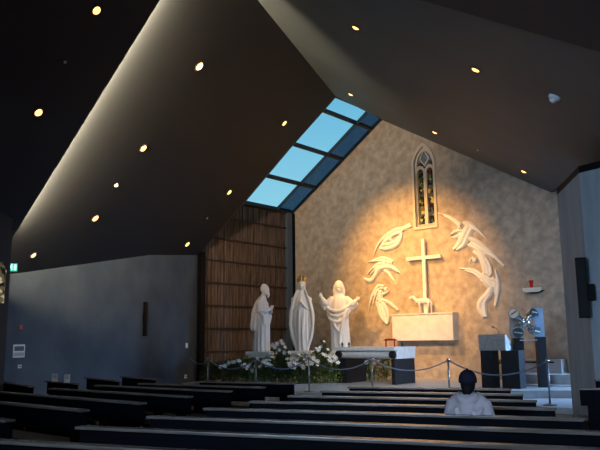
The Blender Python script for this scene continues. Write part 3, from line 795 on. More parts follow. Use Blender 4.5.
figure('carved angel curled in its wing, topmost of the three left of the cross', [
    m1([(130, 380, 0.3), (155, 300, 0.6), (205, 215, 0.9), (275, 150, 1.2), (370, 90, 1.3), (450, 65, 0.9), (540, 12, 0.35)]),
    m1([(205, 300, 0.9), (270, 300, 1.6), (350, 280, 1.7), (420, 220, 1.5), (448, 130, 1.1)]),
    m1([(230, 240, 0.9), (290, 190, 1.3), (360, 140, 1.3), (440, 115, 0.9)]),
    m1([(270, 260, 1.0), (330, 240, 1.4), (390, 200, 1.2), (410, 160, 0.8)]),
    m1([(190, 300, 0.4), (230, 260, 0.8), (300, 240, 0.9)])], [(*m1([(322, 200, 0)])[0][:2], 2.0)], wings=((0, 1, 3), (1, -1, 2)))
m2 = lambda p: mp(360, 250, 11.24, p)
figure('carved angel flying flat with two swept wings, middle of the left three', [
    m2([(85, 138, 0.3), (170, 110, 0.8), (250, 88, 1.1), (320, 105, 1.1), (370, 122, 0.5)]),
    m2([(130, 135, 0.3), (210, 120, 0.7), (290, 130, 1.2)]),
    m2([(80, 275, 0.3), (140, 200, 0.8), (210, 155, 1.1), (280, 150, 1.4)]),
    m2([(110, 280, 0.3), (160, 225, 0.7), (220, 180, 0.9)]),
    m2([(50, 320, 0.9), (95, 345, 1.5), (140, 330, 1.6), (175, 275, 1.7), (215, 215, 1.9), (280, 190, 2.3), (340, 190, 1.9), (395, 220, 1.5), (435, 250, 0.7)]),
    m2([(280, 230, 1.4), (325, 270, 1.3), (360, 320, 1.0), (385, 355, 0.8), (405, 395, 0.3)]),
    m2([(380, 215, 1.0), (420, 225, 0.8), (470, 290, 0.3)])], [(*m2([(320, 145, 0)])[0][:2], 2.1)], wings=((0, 1, 3), (2, 1, 3)))
m3 = lambda p: mp(362, 280, 9.0, p)
figure('carved angel with drooping wing beside the stone box, lowest of the left three', [
    m3([(60, 292, 0.3), (72, 200, 0.7), (100, 120, 1.0), (145, 55, 1.2), (195, 55, 0.9)]),
    m3([(95, 240, 0.3), (110, 160, 0.6), (145, 90, 1.0)]),
    m3([(130, 240, 0.3), (135, 170, 0.7), (165, 105, 1.1)]),
    m3([(170, 100, 1.6), (162, 150, 1.9), (172, 200, 1.8)]),
    m3([(155, 200, 1.2), (155, 270, 1.5), (180, 340, 1.3), (225, 395, 1.1)]),
    m3([(185, 200, 1.2), (215, 260, 1.5), (238, 330, 1.2), (230, 390, 1.1)]),
    m3([(172, 220, 1.2), (190, 300, 1.5), (215, 370, 1.2)]),
    m3([(180, 180, 1.3), (250, 205, 1.0), (330, 262, 0.35)]),
    m3([(190, 130, 1.1), (225, 110, 0.8), (245, 100, 0.4)])], [(*m3([(213, 82, 0)])[0][:2], 2.4)], wings=((0, 1, 3), (7, 1, 2)))
n1 = lambda p: mp(430, 205, 9.0, p)
figure('carved angel with a wing reaching towards the pointed window, topmost at right', [
    n1([(60, 75, 0.3), (150, 92, 0.7), (215, 125, 1.0), (275, 175, 1.2)]),
    n1([(120, 100, 0.2), (190, 130, 0.7), (260, 190, 1.1)]),
    n1([(300, 160, 1.2), (355, 170, 1.6), (430, 225, 1.2), (480, 275, 0.8), (530, 325, 0.3)]),
    n1([(320, 190, 1.2), (380, 205, 1.2), (440, 250, 0.5)]),
    n1([(345, 190, 1.8), (310, 260, 2.6), (270, 340, 2.2), (215, 402, 0.9)]),
    n1([(370, 215, 1.6), (335, 290, 2.0), (300, 360, 1.5), (240, 405, 0.7)]),
    n1([(280, 230, 1.4), (225, 240, 1.1), (180, 270, 0.4)]),
    n1([(270, 270, 1.3), (220, 290, 0.9), (190, 285, 0.4)])], [(*n1([(262, 205, 0)])[0][:2], 1.9)], wings=((0, 1, 3), (4, 1, 2)))
n2 = lambda p: mp(450, 205, 6.43, p)
figure('carved angel with a long straight wing, middle of the three at right', [
    n2([(105, 205, 1.0), (150, 225, 1.6), (215, 265, 1.5), (285, 325, 1.0), (352, 388, 0.3)]),
    n2([(130, 245, 1.0), (200, 285, 1.3), (250, 320, 0.8), (300, 350, 0.3)]),
    n2([(115, 255, 0.9), (160, 275, 1.5), (195, 310, 1.9), (222, 360, 1.9), (240, 410, 1.6), (250, 455, 0.9)]),
    n2([(150, 300, 0.9), (190, 330, 1.3), (212, 380, 1.4), (222, 440, 0.9)]),
    n2([(230, 340, 0.9), (258, 390, 1.0), (268, 440, 0.5)]),
    n2([(150, 330, 0.6), (130, 350, 0.8), (125, 375, 0.4)])], [(474.5, 260.0, 2.5)], wings=((0, 1, 2), (2, -1, 2)))
n3 = lambda p: mp(455, 235, 5.0, p)
figure('carved angel with bent legs and a wing along its back, lowest at right', [
    n3([(18, 165, 0.3), (80, 174, 1.0), (118, 192, 1.2), (145, 225, 1.3)]),
    n3([(45, 178, 0.2), (90, 190, 0.7), (125, 215, 0.9)]),
    n3([(140, 195, 1.4), (160, 235, 2.6), (182, 262, 2.3), (160, 300, 2.0), (130, 330, 1.8), (122, 365, 1.6), (145, 410, 1.3)]),
    n3([(190, 255, 1.8), (172, 300, 1.6), (148, 335, 1.5), (150, 375, 1.4), (158, 408, 1.0)]),
    n3([(201, 168, 0.3), (213, 220, 1.2), (216, 270, 1.3), (210, 320, 0.8), (204, 356, 0.3)]),
    n3([(190, 210, 0.7), (200, 250, 1.1), (204, 300, 0.7)]),
    n3([(150, 225, 1.2), (185, 222, 1.2), (205, 235, 0.8)])], [(481.5, 276.5, 1.8)], wings=((0, 1, 3), (4, 1, 2)))

# ------------------------------------------------------------ lectern (ambo)
am = flat(at_z(507.2, 388.6, 0.30), 0.301)
RM = Matrix(((RDIR.x, -RDIR.y, 0, 0), (RDIR.y, RDIR.x, 0, 0), (0, 0, 1, 0), (0, 0, 0, 1)))
amb = thing('lectern', 'grey stone lectern with sloping top on two black columns', 'lectern', am, M=AM)
u = 17.2 / F
W_ = 0.70
bm = bmesh.new()
zb_, zt_ = 0.93, 1.33
prism(bm, [(0, 0, zb_), (0, 0.62, zb_), (0, 0.05, zt_), (0, 0, zt_)], (-W_, 0, 0)); link('desk', bm, 'ambo_stone', amb)
bm = bmesh.new(); prism(bm, [(0.001, 0.0, zb_), (0.001, 0.62, zb_), (0.001, 0.05, zt_), (0.001, 0.0, zt_)], (0.02, 0, 0)); link('desk_side', bm, 'ambo_stone_lit', amb)
link('column', BX(-W_ + 0.02, -W_ + 0.36, 0.02, 0.36, 0, zb_ - 0.001, bev=0.006), 'altar_block', amb)
link('column', BX(-0.14, 0.33, 0.04, 0.40, 0, zb_ - 0.001, bev=0.006), 'altar_block', amb)
t = thing('microphone', 'small gooseneck microphone on the grey lectern', 'microphone', am + (AM @ Vector((-0.18, 0.08, zt_ - 0.03))))
bm = bmesh.new(); tube(bm, spline([(0, 0, 0), (0.0, 0, 0.10), (-0.04, 0, 0.17), (-0.10, 0, 0.20)], 5), 0.008, 8); link('gooseneck', bm, 'steel_dark', t, True)
bm = bmesh.new(); tube(bm, [(-0.09, 0, 0.197), (-0.13, 0, 0.215), (-0.17, 0, 0.23)], [0.016, 0.022, 0.015], 10); link('mic_head', bm, 'brown', t, True)

# ------------------------------------------------------------ tabernacle: two slabs on black columns joined by four drums
tb0 = flat(at_z(510.5, 385.5, 0.30), 0.301)
TD = (Vector((at_y(545, 337, 18.2).x, 0, 0)) - Vector((at_y(510.5, 337, 18.2).x, 0, 0)))
tY = 18.0
def tp(px, py, y=tY): return at_y(px, py, y)
org = flat(tp(513.5, 322), 0.301); org.x -= 2.5 * tY / F
tw = 34.5 * tY / F
t = thing('tabernacle', 'steel tabernacle with four round drums between two slabs on black columns', 'tabernacle', org)
def lx(px): return (px - 511) * tY / F
def lz(py): return tp(525, py).z - 0.301
link('column', BX(lx(512.5), lx(522.5), 0.0, 0.20, 0.0, lz(338), bev=0.006), 'altar_block', t)
link('column', BX(lx(536), lx(544.5), 0.0, 0.20, 0.0, lz(337), bev=0.006), 'altar_block', t)
link('slab', BX(lx(510.5), lx(520), 0.08, 0.16, lz(338) + 0.001, lz(309), bev=0.006), 'grey_panel', t)
link('slab', BX(lx(534.8), lx(544.6), 0.08, 0.16, lz(337) + 0.001, lz(308), bev=0.006), 'blue_panel', t)['label'] = 'blue grey upright slab'
cx_, cz_ = lx(524.7), lz(322.5)
bm = bmesh.new()
drs = [(513.8, 314, 0.135), (532.8, 313.6, 0.125), (517.3, 331.5, 0.155), (534.0, 330.5, 0.135)]
for px, py, r in drs: tube(bm, [(cx_, 0.0, cz_), (lx(px), -0.03, lz(py))], [0.07, 0.06], 10)
ball(bm, (cx_, -0.02, cz_), 0.11, 14, (1.1, 0.8, 0.8)); link('core', bm, 'steel', t, True)
for i, (px, py, r) in enumerate(drs):
    v = Vector((lx(px) - cx_, 0, lz(py) - cz_)).normalized(); c = Vector((lx(px), -0.05, lz(py))); ax = (v * 0.55 + Vector((0, -0.85, 0))).normalized()
    bm = bmesh.new(); cyl(bm, c - ax * 0.14, c + ax * 0.05, r, seg=26); d_ = link('drum', bm, 'steel', t)
    bm = bmesh.new(); cyl(bm, c + ax * 0.051, c + ax * 0.062, r * 0.84, seg=26); link('drum_face', bm, 'steel_light' if i == 0 else 'steel_dark', d_)
    bm = bmesh.new(); sx = ax.cross(UP).normalized() * r * 0.62; dz_ = UP * r * (0.45 if i == 0 else -0.1)
    tube(bm, [c + ax * 0.07 - sx + dz_, c + ax * 0.07 + sx - dz_], r * 0.11, 8); link('slot', bm, 'steel_dark' if i == 0 else 'steel_light', d_)
bm = bmesh.new(); cyl(bm, (lx(518), -0.06, lz(340.2)), (lx(535), -0.06, lz(340.2)), 0.014, seg=10); cyl(bm, (lx(519), -0.06, lz(340.2)), (lx(519), 0.02, lz(340.2)), 0.014, seg=8); link('rod', bm, 'steel_light', t)

# ------------------------------------------------------------ white side table at the wall foot
t = thing('credence_table', 'low white side table with dark rim against the wall at right', 'table', T(0.0, 0.02, 0.301), M=WALLM)
def wt(px): 
    p = Wp(px, 370, 0.3); return -(p - P0).dot(WD)
xl, xr = wt(524), wt(564)
link('top', BX(xl, xr, 0.02, 0.45, 0.60, 0.64, bev=0.004), 'white_paint', t)
link('side_panel', BX(xr - 0.13, xr, 0.02, 0.45, 0.0, 0.599, bev=0.004), 'white_paint', t)
link('side_panel', BX(xl, xl + 0.06, 0.02, 0.45, 0.0, 0.599, bev=0.004), 'white_paint', t)
link('front_panel', BX(xl + 0.061, xr - 0.131, 0.40, 0.44, 0.26, 0.599, bev=0.003), 'white_paint', t)
link('rim', BX(xl, xr - 0.2, 0.451, 0.475, 0.54, 0.58, bev=0.004), 'black', t)
# wall shelf with red lamp
ps = Wp(535, 290, 0.0)
t = thing('wall_shelf', 'small white shelf on the altar wall right of the carved angels', 'shelf', ps, M=WALLM)
bm = bmesh.new(); prism(bm, [(-0.28, 0.001, 0.06), (0.28, 0.001, 0.06), (0.28, 0.001, -0.02), (0.18, 0.001, -0.07), (-0.18, 0.001, -0.07), (-0.28, 0.001, -0.02)], (0, 0.22, 0)); link('shelf_board', bm, 'marble_white', t)
bm = bmesh.new(); prism(bm, [(-0.28, 0.001, -0.021), (-0.18, 0.001, -0.075), (0.18, 0.001, -0.075), (0.28, 0.001, -0.021), (0.1, 0.001, -0.10), (-0.1, 0.001, -0.10)], (0, 0.18, 0)); link('bracket', bm, 'black', t)
t = thing('sanctuary_lamp', 'small red glass lamp standing on the white wall shelf', 'lamp', ps + (WALLM @ Vector((-0.06, 0.11, 0.0615))), M=WALLM)
bm = bmesh.new(); lathe(bm, [(0.055, 0.0), (0.06, 0.01), (0.05, 0.03), (0.045, 0.13), (0.065, 0.19), (0.07, 0.20)], 18); link('glass_cup', bm, 'red_glass', t, True)
bm = bmesh.new(); lathe(bm, [(0.075, 0.201), (0.075, 0.215), (0.03, 0.225)], 18); link('lid', bm, 'red', t, True)
# pale stands with brown rounded tops
for px, py, zz, lbl in ((464.5, 378, 0.62, 'low pale stand with brown rounded top behind the barrier rope'), (497.3, 381, 0.55, 'narrow stand with brown knob seen between the lectern columns')):
    p = at_z(px, py, 0.30) ; p.z = 0.301
    t = thing('brown_topped_stand', lbl, 'stand', p, group='brown topped stands')
    bm = bmesh.new(); lathe(bm, [(0.16, 0.0), (0.16, 0.02), (0.07, 0.05), (0.06, zz - 0.14), (0.14, zz - 0.10), (0.15, zz - 0.08)], 20); link('pillar', bm, 'white_paint', t, True)
    bm = bmesh.new(); rr = random.Random(px)
    for k in range(9): ball(bm, (rr.uniform(-0.16, 0.16), rr.uniform(-0.08, 0.08), zz - 0.02 + rr.uniform(-0.03, 0.05)), rr.uniform(0.05, 0.08), 8)
    link('brown_top', bm, 'brown', t, True)

# ------------------------------------------------------------ plants and lilies
def leaf(bm, p, d, ln, w, bend):
    d = d.normalized(); s = d.cross(UP)
    if s.length < 0.05: s = Vector((1, 0, 0))
    s.normalize(); pts = []
    for k in range(4):
        f = k / 3; c = p + d * ln * f - UP * bend * ln * f * f; ww = w * (0.35, 1, 0.8, 0.05)[k]
        pts.append((bm.verts.new(c - s * ww), bm.verts.new(c + s * ww)))
    for k in range(3): bm.faces.new((pts[k][0], pts[k][1], pts[k + 1][1], pts[k + 1][0]))
def bush_bm(rnd, rx, ry, h, n, ln=0.14, w=0.022):
    bm = bmesh.new()
    for _ in range(n):
        a = rnd.uniform(0, 2 * PI); r = math.sqrt(rnd.random()); z = h * rnd.random() ** 0.8
        k = math.sqrt(max(0.05, 1 - (z / h) ** 2 * 0.7))
        p = Vector((rx * r * k * math.cos(a), ry * r * k * math.sin(a), z))
        d = Vector((math.cos(a) * 0.8 + rnd.uniform(-.5, .5), math.sin(a) * 0.8 + rnd.uniform(-.5, .5), rnd.uniform(0.1, 1.1)))
        leaf(bm, p, d, ln * rnd.uniform(0.7, 1.3), w * rnd.uniform(0.8, 1.3), rnd.uniform(0.2, 0.7))
    return bm
PD = 21.1
def bush_x(px, d): return (px - 300) / F * d
bushes = [(212, 21.2, 0.55, 'leaf_dark', 'dark leafy bush at the left end of the flower bed'),
          (229, 21.0, 0.64, 'leaf_dark', 'leafy bush left of the praying statue'),
          (246, 20.9, 0.68, 'leaf_green', 'leafy bush below the praying statue'),
          (263, 20.9, 0.68, 'leaf_green', 'leafy bush right of the second barrier post'),
          (280, 20.9, 0.68, 'leaf_dark', 'leafy bush between the praying and the crowned statues'),
          (297, 20.9, 0.68, 'leaf_green', 'leafy bush directly below the crowned statue'),
          (314, 20.95, 0.68, 'leaf_green', 'leafy bush right of the crowned statue'),
          (331, 21.0, 0.68, 'leaf_green', 'leafy bush touching the left altar leg')]
rb = random.Random(11)
for px, d, h, m, lbl in bushes:
    t = thing('leafy_bush', lbl, 'bush', (bush_x(px, d), d + 0.1, 0.301), group='bushes in the flower bed')
    link('foliage', bush_bm(rb, 0.36, 0.28, h * 1.06, 800), m, t)
    bm = bmesh.new()
    for k in range(5): a = k * 1.25; tube(bm, [(0, 0, 0), (0.1 * math.cos(a), 0.1 * math.sin(a), h * 0.7)], [0.012, 0.006], 6)
    link('stem', bm, 'stem', t)
for px, d, h, lbl in ((366, 21.9, 0.72, 'green bush seen under the altar, left half'), (383, 22.0, 0.74, 'green bush seen under the altar, right half')):
    t = thing('leafy_bush', lbl, 'bush', (bush_x(px, d), d, 0.301), group='bushes under the altar')
    link('foliage', bush_bm(rb, 0.34, 0.26, h, 800), 'leaf_green', t)
    bm = bmesh.new()
    for k in range(4): a = k * 1.5; tube(bm, [(0, 0, 0), (0.1 * math.cos(a), 0.1 * math.sin(a), h * 0.7)], [0.012, 0.006], 6)
    link('stem', bm, 'stem', t)
# one lily bloom mesh, shared
def lily_mesh():
    bm = bmesh.new()
    for k in range(6):
        a = 2 * PI * k / 6; rad = Vector((math.cos(a), math.sin(a), 0)); s = Vector((-math.sin(a), math.cos(a), 0)); prev = None
        for f, z, r, w in ((0, 0, 0.008, 0.008), (0.3, 0.05, 0.022, 0.022), (0.6, 0.085, 0.055, 0.032), (0.85, 0.085, 0.095, 0.022), (1, 0.07, 0.12, 0.002)):
            cur = [bm.verts.new(rad * r - s * w + UP * (z + 0.006)), bm.verts.new(rad * r + UP * z), bm.verts.new(rad * r + s * w + UP * (z + 0.006))]
            if prev:
                for j in (0, 1): bm.faces.new((prev[j], prev[j + 1], cur[j + 1], cur[j]))
            prev = cur
    for k in range(3):
        a = 2.1 * k; e = Vector((math.cos(a) * 0.02, math.sin(a) * 0.02, 0.10)); tube(bm, [(0, 0, 0.03), e], 0.003, 5); ball(bm, e, 0.008, 6)
    me = bpy.data.meshes.new('lily_flower'); bm.to_mesh(me); bm.free(); me.materials.append(MATS['petal'])
    for p in me.polygons: p.use_smooth = True
    return me
LILY = lily_mesh()
def arrangement(px, d, zlo, zhi, wpx, nfl, lbl, leaves=420, peak=None, seed=1):
    rnd = random.Random(seed); X = bush_x(px, d)
    t = thing('lily_arrangement', lbl, 'flower arrangement', (X, d, 0.301), group='lily arrangements round the statues')
    hw = wpx * d / F / 2
    bm = bmesh.new()
    for _ in range(leaves):
        x = rnd.uniform(-hw, hw); zmax = zlo + (zhi - zlo) * (1 - abs(x / hw) ** 1.3 * 0.8)
        z = rnd.uniform(zlo * 0.45, zmax) - 0.05
        p = Vector((x, rnd.uniform(-0.05, 0.22), z)); leaf(bm, p, Vector((rnd.uniform(-1, 1), rnd.uniform(-1, 0.6), rnd.uniform(-0.1, 1.2))), rnd.uniform(0.12, 0.22), 0.018, rnd.uniform(0.2, 0.6))
    link('foliage', bm, 'leaf_dark', t)
    bm = bmesh.new(); fl = []
    for k in range(nfl):
        x = 1.15 * (-hw + 2 * hw * (k + 0.5 + rnd.uniform(-0.35, 0.35)) / nfl); zmax = zlo + (zhi - zlo) * (1 - min(1, abs(x / hw)) ** 1.3 * 0.8)
        z = zlo - 0.10 + (zmax - zlo + 0.08) * rnd.random() ** 0.8; y = -0.10 + rnd.uniform(-0.12, 0.04)
        fl.append((x, y, z)); tube(bm, [(x * 0.6, 0.12, 0.0), (x * 0.9, 0.05, z * 0.6), (x, y + 0.02, z)], [0.008, 0.007, 0.005], 5)
    link('stems', bm, 'stem', t)
    for x, y, z in fl:
        o = bpy.data.objects.new('lily_flower', LILY); COL.objects.link(o); o.parent = t; o.location = (x, y, z)
        o.rotation_euler = (rnd.uniform(0.6, 1.6), rnd.uniform(-0.3, 0.3), rnd.uniform(-0.7, 0.7)); s = rnd.uniform(0.45, 0.75); o.scale = (s, s, s)
arrangement(234, 20.75, 0.50, 0.72, 26, 10, 'low white lilies at the left end of the flower bed', seed=2, leaves=260)
arrangement(256, 20.7, 0.50, 0.78, 26, 12, 'white lilies at the feet of the praying statue', seed=3)
arrangement(278, 20.75, 0.55, 1.30, 26, 20, 'tall white lilies between the praying and the crowned statues', seed=4, leaves=600)
arrangement(301, 20.7, 0.55, 0.92, 26, 22, 'dense white lilies at the feet of the crowned statue', seed=5)
arrangement(321, 20.85, 0.55, 1.30, 26, 20, 'tall white lilies between the crowned and the open armed statues', seed=6, leaves=600)
arrangement(372, 21.0, 0.62, 0.80, 18, 5, 'few white blooms seen under the altar slab', seed=8, leaves=120)

# ------------------------------------------------------------ seated person
ph_ = at_y(471, 372, 6.95)
_s = ((471.0 - 300) / 716 * ROW5.y - ROW5.x) / (RROW.x + (471.0 - 300) / 716 * math.sin(R_ROW)); _pp = ROW5 + RROW * (_s + 0.0) + Vector((math.sin(R_ROW), math.cos(R_ROW), 0)) * 0.20; PX, PY = _pp.x - 0.085, _pp.y + 0.0
per = thing('person', 'person in pale hooded jacket and dark cap sitting in a pew, seen from behind', 'person', (PX, PY, 0), rz=-R_ROW)
# local: +y faces the altar, hips on the seat at z 0.445
bm = bmesh.new()
def cap(pts, rs, f=None): tube(bm, pts, rs, 12, flat=f)
cap([(0, 0.0, 0.52), (0, 0.02, 0.70), (0, 0.0, 0.92), (0, 0.01, 1.0)], [0.16, 0.145, 0.17, 0.12], (Vector((0, 1, 0)), 0.72))
cap([(-0.17, 0, 0.98), (0, 0, 1.0), (0.17, 0, 0.98)], [0.065, 0.09, 0.065])
cap([(0, 0.0, 0.98), (0, 0.02, 1.08)], [0.058, 0.053])
ball(bm, (0, 0.03, 1.155), 0.092, 16, (0.86, 1.0, 1.22))
ball(bm, (0, 0.08, 1.10), 0.055, 12)
cap([(0, 0.118, 1.17), (0, 0.145, 1.14), (0, 0.125, 1.125)], [0.012, 0.018, 0.012])
for s in (-1, 1):
    ball(bm, (s * 0.082, 0.03, 1.15), 0.022, 8, (0.5, 0.8, 1.4))
    cap([(s * 0.10, 0.0, 0.50), (s * 0.11, 0.22, 0.515), (s * 0.11, 0.44, 0.50)], [0.095, 0.08, 0.062])
    cap([(s * 0.11, 0.44, 0.50), (s * 0.11, 0.47, 0.28), (s * 0.11, 0.45, 0.085)], [0.058, 0.052, 0.036])
    cap([(s * 0.11, 0.43, 0.055), (s * 0.12, 0.60, 0.045)], [0.042, 0.034])
    cap([(s * 0.19, 0, 0.97), (s * 0.225, 0.03, 0.72)], [0.055, 0.045])
    cap([(s * 0.225, 0.03, 0.72), (s * 0.14, 0.26, 0.62)], [0.044, 0.032])
    hand(bm, (s * 0.14, 0.255, 0.62), (-s * 0.45, 0.8, -0.12), (0, 0, -1), 0.17)
sculpt('body', bm, 'skin', 0.009, per)
bm = bmesh.new()
tube(bm, [(0, -0.01, 0.455), (0, -0.01, 0.6), (0, -0.015, 0.8), (0, -0.02, 0.94), (0, -0.01, 1.035)], [0.215, 0.205, 0.205, 0.185, 0.10], 24, flat=(Vector((0, 1, 0)), 0.66))
tube(bm, [(-0.19, -0.005, 0.955), (0, -0.03, 0.99), (0.19, -0.005, 0.955)], [0.075, 0.105, 0.075], 14)
for s in (-1, 1):
    tube(bm, [(s * 0.18, 0, 0.965), (s * 0.235, 0.0, 0.82), (s * 0.235, 0.06, 0.70), (s * 0.15, 0.24, 0.63)], [0.085, 0.078, 0.07, 0.048], 12)
# hood folded behind the neck and loose creases
tube(bm, spline([(-0.11, 0.05, 1.04), (-0.10, -0.07, 1.02), (0.0, -0.13, 0.985), (0.10, -0.07, 1.02), (0.11, 0.05, 1.04)], 4), [0.035] * 4 + [0.045] * 9 + [0.035] * 4, 10)
ball(bm, (0.0, -0.12, 0.93), 0.085, 12, (1.2, 0.55, 1.0))
for p in ([(-0.14, -0.13, 0.92), (-0.10, -0.155, 0.75), (-0.13, -0.15, 0.58)], [(0.06, -0.15, 0.9), (0.11, -0.155, 0.76), (0.08, -0.15, 0.6)], [(0.17, -0.10, 0.93), (0.13, -0.15, 0.82), (0.17, -0.13, 0.66)], [(-0.02, -0.15, 0.82), (0.05, -0.155, 0.68), (0.0, -0.15, 0.55)], [(0.0, -0.14, 0.96), (0.13, -0.14, 0.86), (0.2, -0.1, 0.74)]):
    tube(bm, spline(p, 4), 0.02, 8)
sculpt('jacket', bm, 'jacket', 0.010, per)['label'] = 'pale grey pink hooded jacket'
bm = bmesh.new()
for s in (-1, 1):
    tube(bm, [(s * 0.09, 0.03, 0.535), (s * 0.11, 0.22, 0.54), (s * 0.11, 0.45, 0.52)], [0.085, 0.092, 0.074], 12)
    tube(bm, [(s * 0.11, 0.45, 0.51), (s * 0.11, 0.47, 0.3), (s * 0.11, 0.45, 0.11)], [0.07, 0.064, 0.06], 12)
sculpt('trousers', bm, 'trousers', 0.012, per)
for s in (-1, 1):
    bm = bmesh.new(); tube(bm, [(s * 0.11, 0.40, 0.052), (s * 0.115, 0.52, 0.052), (s * 0.12, 0.63, 0.045)], [0.05, 0.05, 0.04], 12); box(bm, s * 0.115 - 0.048, s * 0.115 + 0.048, 0.37, 0.66, 0.002, 0.022, bev=0.008)
    sculpt('shoe', bm, 'shoe', 0.009, per)
bm = bmesh.new(); ball(bm, (0, 0.012, 1.16), 0.104, 18, (0.88, 1.0, 1.18)); tube(bm, [(0, -0.05, 1.12), (0, -0.055, 1.05)], [0.07, 0.055], 12); ball(bm, (0, -0.05, 1.04), 0.055, 12, (1.1, 0.8, 0.8))
# cut the hair away from the face
bmesh.ops.bisect_plane(bm, geom=bm.verts[:] + bm.edges[:] + bm.faces[:], plane_co=(0, 0.07, 1.14), plane_no=(0, 1, -0.35), clear_outer=True)
link('hair', bm, 'hair', per, True)
bm = bmesh.new(); rr = bmesh.ops.create_uvsphere(bm, u_segments=28, v_segments=16, radius=1)
for v in rr['verts']: v.co = Vector((v.co.x * 0.103, v.co.y * 0.115 + 0.018, 1.178 + math.copysign(abs(v.co.z) ** 0.85, v.co.z) * 0.106))
bmesh.ops.bisect_plane(bm, geom=bm.verts[:] + bm.edges[:] + bm.faces[:], plane_co=(0, 0, 1.16), plane_no=(0, 0, -1), clear_outer=True)
ball(bm, (0, 0.018, 1.289), 0.008, 8)
cap_ = link('cap', bm, 'cap_navy', per, True); cap_['label'] = 'dark navy cap'
md = cap_.modifiers.new('s', 'SOLIDIFY'); md.thickness = 0.005; md.offset = 1
bm = bmesh.new(); a_ = []
for k in range(13):
    a = PI * k / 12; a_.append((0.085 * math.cos(a), 0.10 + 0.095 * math.sin(a), 1.166 - 0.012 * math.sin(a)))
prism(bm, a_, (0, 0, 0.006)); link('visor', bm, 'cap_navy', cap_)

def body_scale(o):
    for v in o.data.vertices:
        v.co.x *= 0.78; v.co.y *= 0.84
        if v.co.z > 0.445: v.co.z = 0.447 + (v.co.z - 0.445) * 0.955
for o in list(per.children) + list(cap_.children): body_scale(o)
# ------------------------------------------------------------ wall fittings
w1 = (a2 - a1); w1.z = 0; w1.normalize(); w1n = Vector((w1.y, -w1.x, 0))
w2 = (WL - a2); w2.z = 0; w2.normalize(); w2n = Vector((w2.y, -w2.x, 0))
def wallM(d, n): return Matrix(((d.x, -n.x, 0, 0), (d.y, -n.y, 0, 0), (0, 0, 1, 0), (0, 0, 0, 1)))   # local -y out of the wall
def on1(px, py): return at_pl(px, py, flat(a1, 0), w1n)
def on2(px, py): return at_pl(px, py, flat(a2, 0), w2n)
p = on1(143.4, 319); hh = (on1(143.4, 302).z - on1(143.4, 336).z) / 2
t = thing('column_speaker', 'slim black column loudspeaker on the grey left wall', 'loudspeaker', p, M=wallM(w1, w1n), group='column loudspeakers')
link('cabinet', BX(-0.07, 0.04, -0.11, -0.03, -hh, hh, bev=0.01), 'black', t)
link('grille', BX(-0.06, 0.03, -0.118, -0.111, -hh + 0.03, hh - 0.03), 'black_gloss', t)
link('bracket', BX(-0.04, 0.0, -0.029, -0.001, -0.15, 0.15), 'black', t)
def plate(nm, lb, cat, p, d, n, w, h, m='plastic_white', extra=None):
    t = thing(nm, lb, cat, p, M=wallM(d, n))
    link('cover', BX(-w / 2, w / 2, -0.015, -0.001, -h / 2, h / 2, bev=0.003), m, t)
    if extra == 'switch':
        for k in (-1, 1): link('rocker', BX(k * w * 0.2 - w * 0.12, k * w * 0.2 + w * 0.12, -0.021, -0.016, -h * 0.25, h * 0.25), 'plastic_white', t)
    if extra == 'holes':
        for k in (-1, 1): link('socket', BX(k * w * 0.2 - 0.012, k * w * 0.2 + 0.012, -0.018, -0.0151, -h * 0.2, h * 0.2), 'black', t)
    return t
plate('light_switch', 'small white switch plate near the right end of the left wall', 'switch', on2(186.5, 345.5), w2, w2n, 0.13, 0.15, extra='switch')
plate('wall_socket', 'small white socket low on the left wall by the slats', 'socket', on2(185.5, 376.5), w2, w2n, 0.15, 0.11, extra='holes')
t = plate('notice_frame', 'square white framed notice on the far left of the grey wall', 'notice', on1(18.5, 351), w1, w1n, 0.34, 0.27)
link('notice_print', BX(-0.14, 0.14, -0.017, -0.0151, 0.0, 0.10), 'steel_dark', t)
link('notice_sheet', BX(-0.15, 0.15, -0.017, -0.0151, -0.11, -0.03), 'grey_panel', t)
plate('wall_control', 'tiny pale round control below the framed notice', 'control', on1(19.3, 366.5), w1, w1n, 0.10, 0.07, extra='holes')
plate('alarm_button', 'tiny dark red button above the framed notice', 'button', on1(20.5, 327), w1, w1n, 0.10, 0.08, m='red')
# exit sign
p = at_y(11.2, 267.5, 13.7)
t = thing('exit_sign', 'lit green and white exit sign high at the far left', 'sign', p, rz=math.radians(20))
link('housing', BX(-0.12, 0.12, -0.03, 0.03, -0.085, 0.085, bev=0.005), 'steel_dark', t)
link('sign_face', BX(-0.11, 0.11, -0.036, -0.0301, -0.075, 0.075), 'sign_green', t)
bm = bmesh.new()
tube(bm, [(0.0, -0.04, 0.035), (-0.01, -0.04, 0.0)], 0.012, 6); ball(bm, (0.012, -0.04, 0.052), 0.014, 8)
tube(bm, [(-0.01, -0.04, 0.0), (0.02, -0.04, -0.02), (0.01, -0.04, -0.05)], 0.009, 6); tube(bm, [(-0.01, -0.04, 0.0), (-0.03, -0.04, -0.025), (-0.055, -0.04, -0.03)], 0.009, 6)
tube(bm, [(0.0, -0.04, 0.03), (0.03, -0.04, 0.01)], 0.007, 6); box(bm, 0.055, 0.095, -0.041, -0.037, -0.055, 0.06)
link('running_figure', bm, 'sign_white', t)
# leaded light strip on the far left, set beyond the dark pier
p0_, p1_ = at_y(2.0, 262, 12.6), at_y(5.6, 303, 12.6)
bm = bmesh.new()
prism(bm, [(p0_.x - 0.35, 12.6, p1_.z), (p1_.x - 0.045, 12.6, p1_.z), (p1_.x - 0.03, 12.6, p0_.z - 0.15), (p0_.x + 0.0, 12.6, p0_.z), (p0_.x - 0.35, 12.6, p0_.z)], (0, 0.03, 0))
struct('window_3', bm, 'leaded_glass')
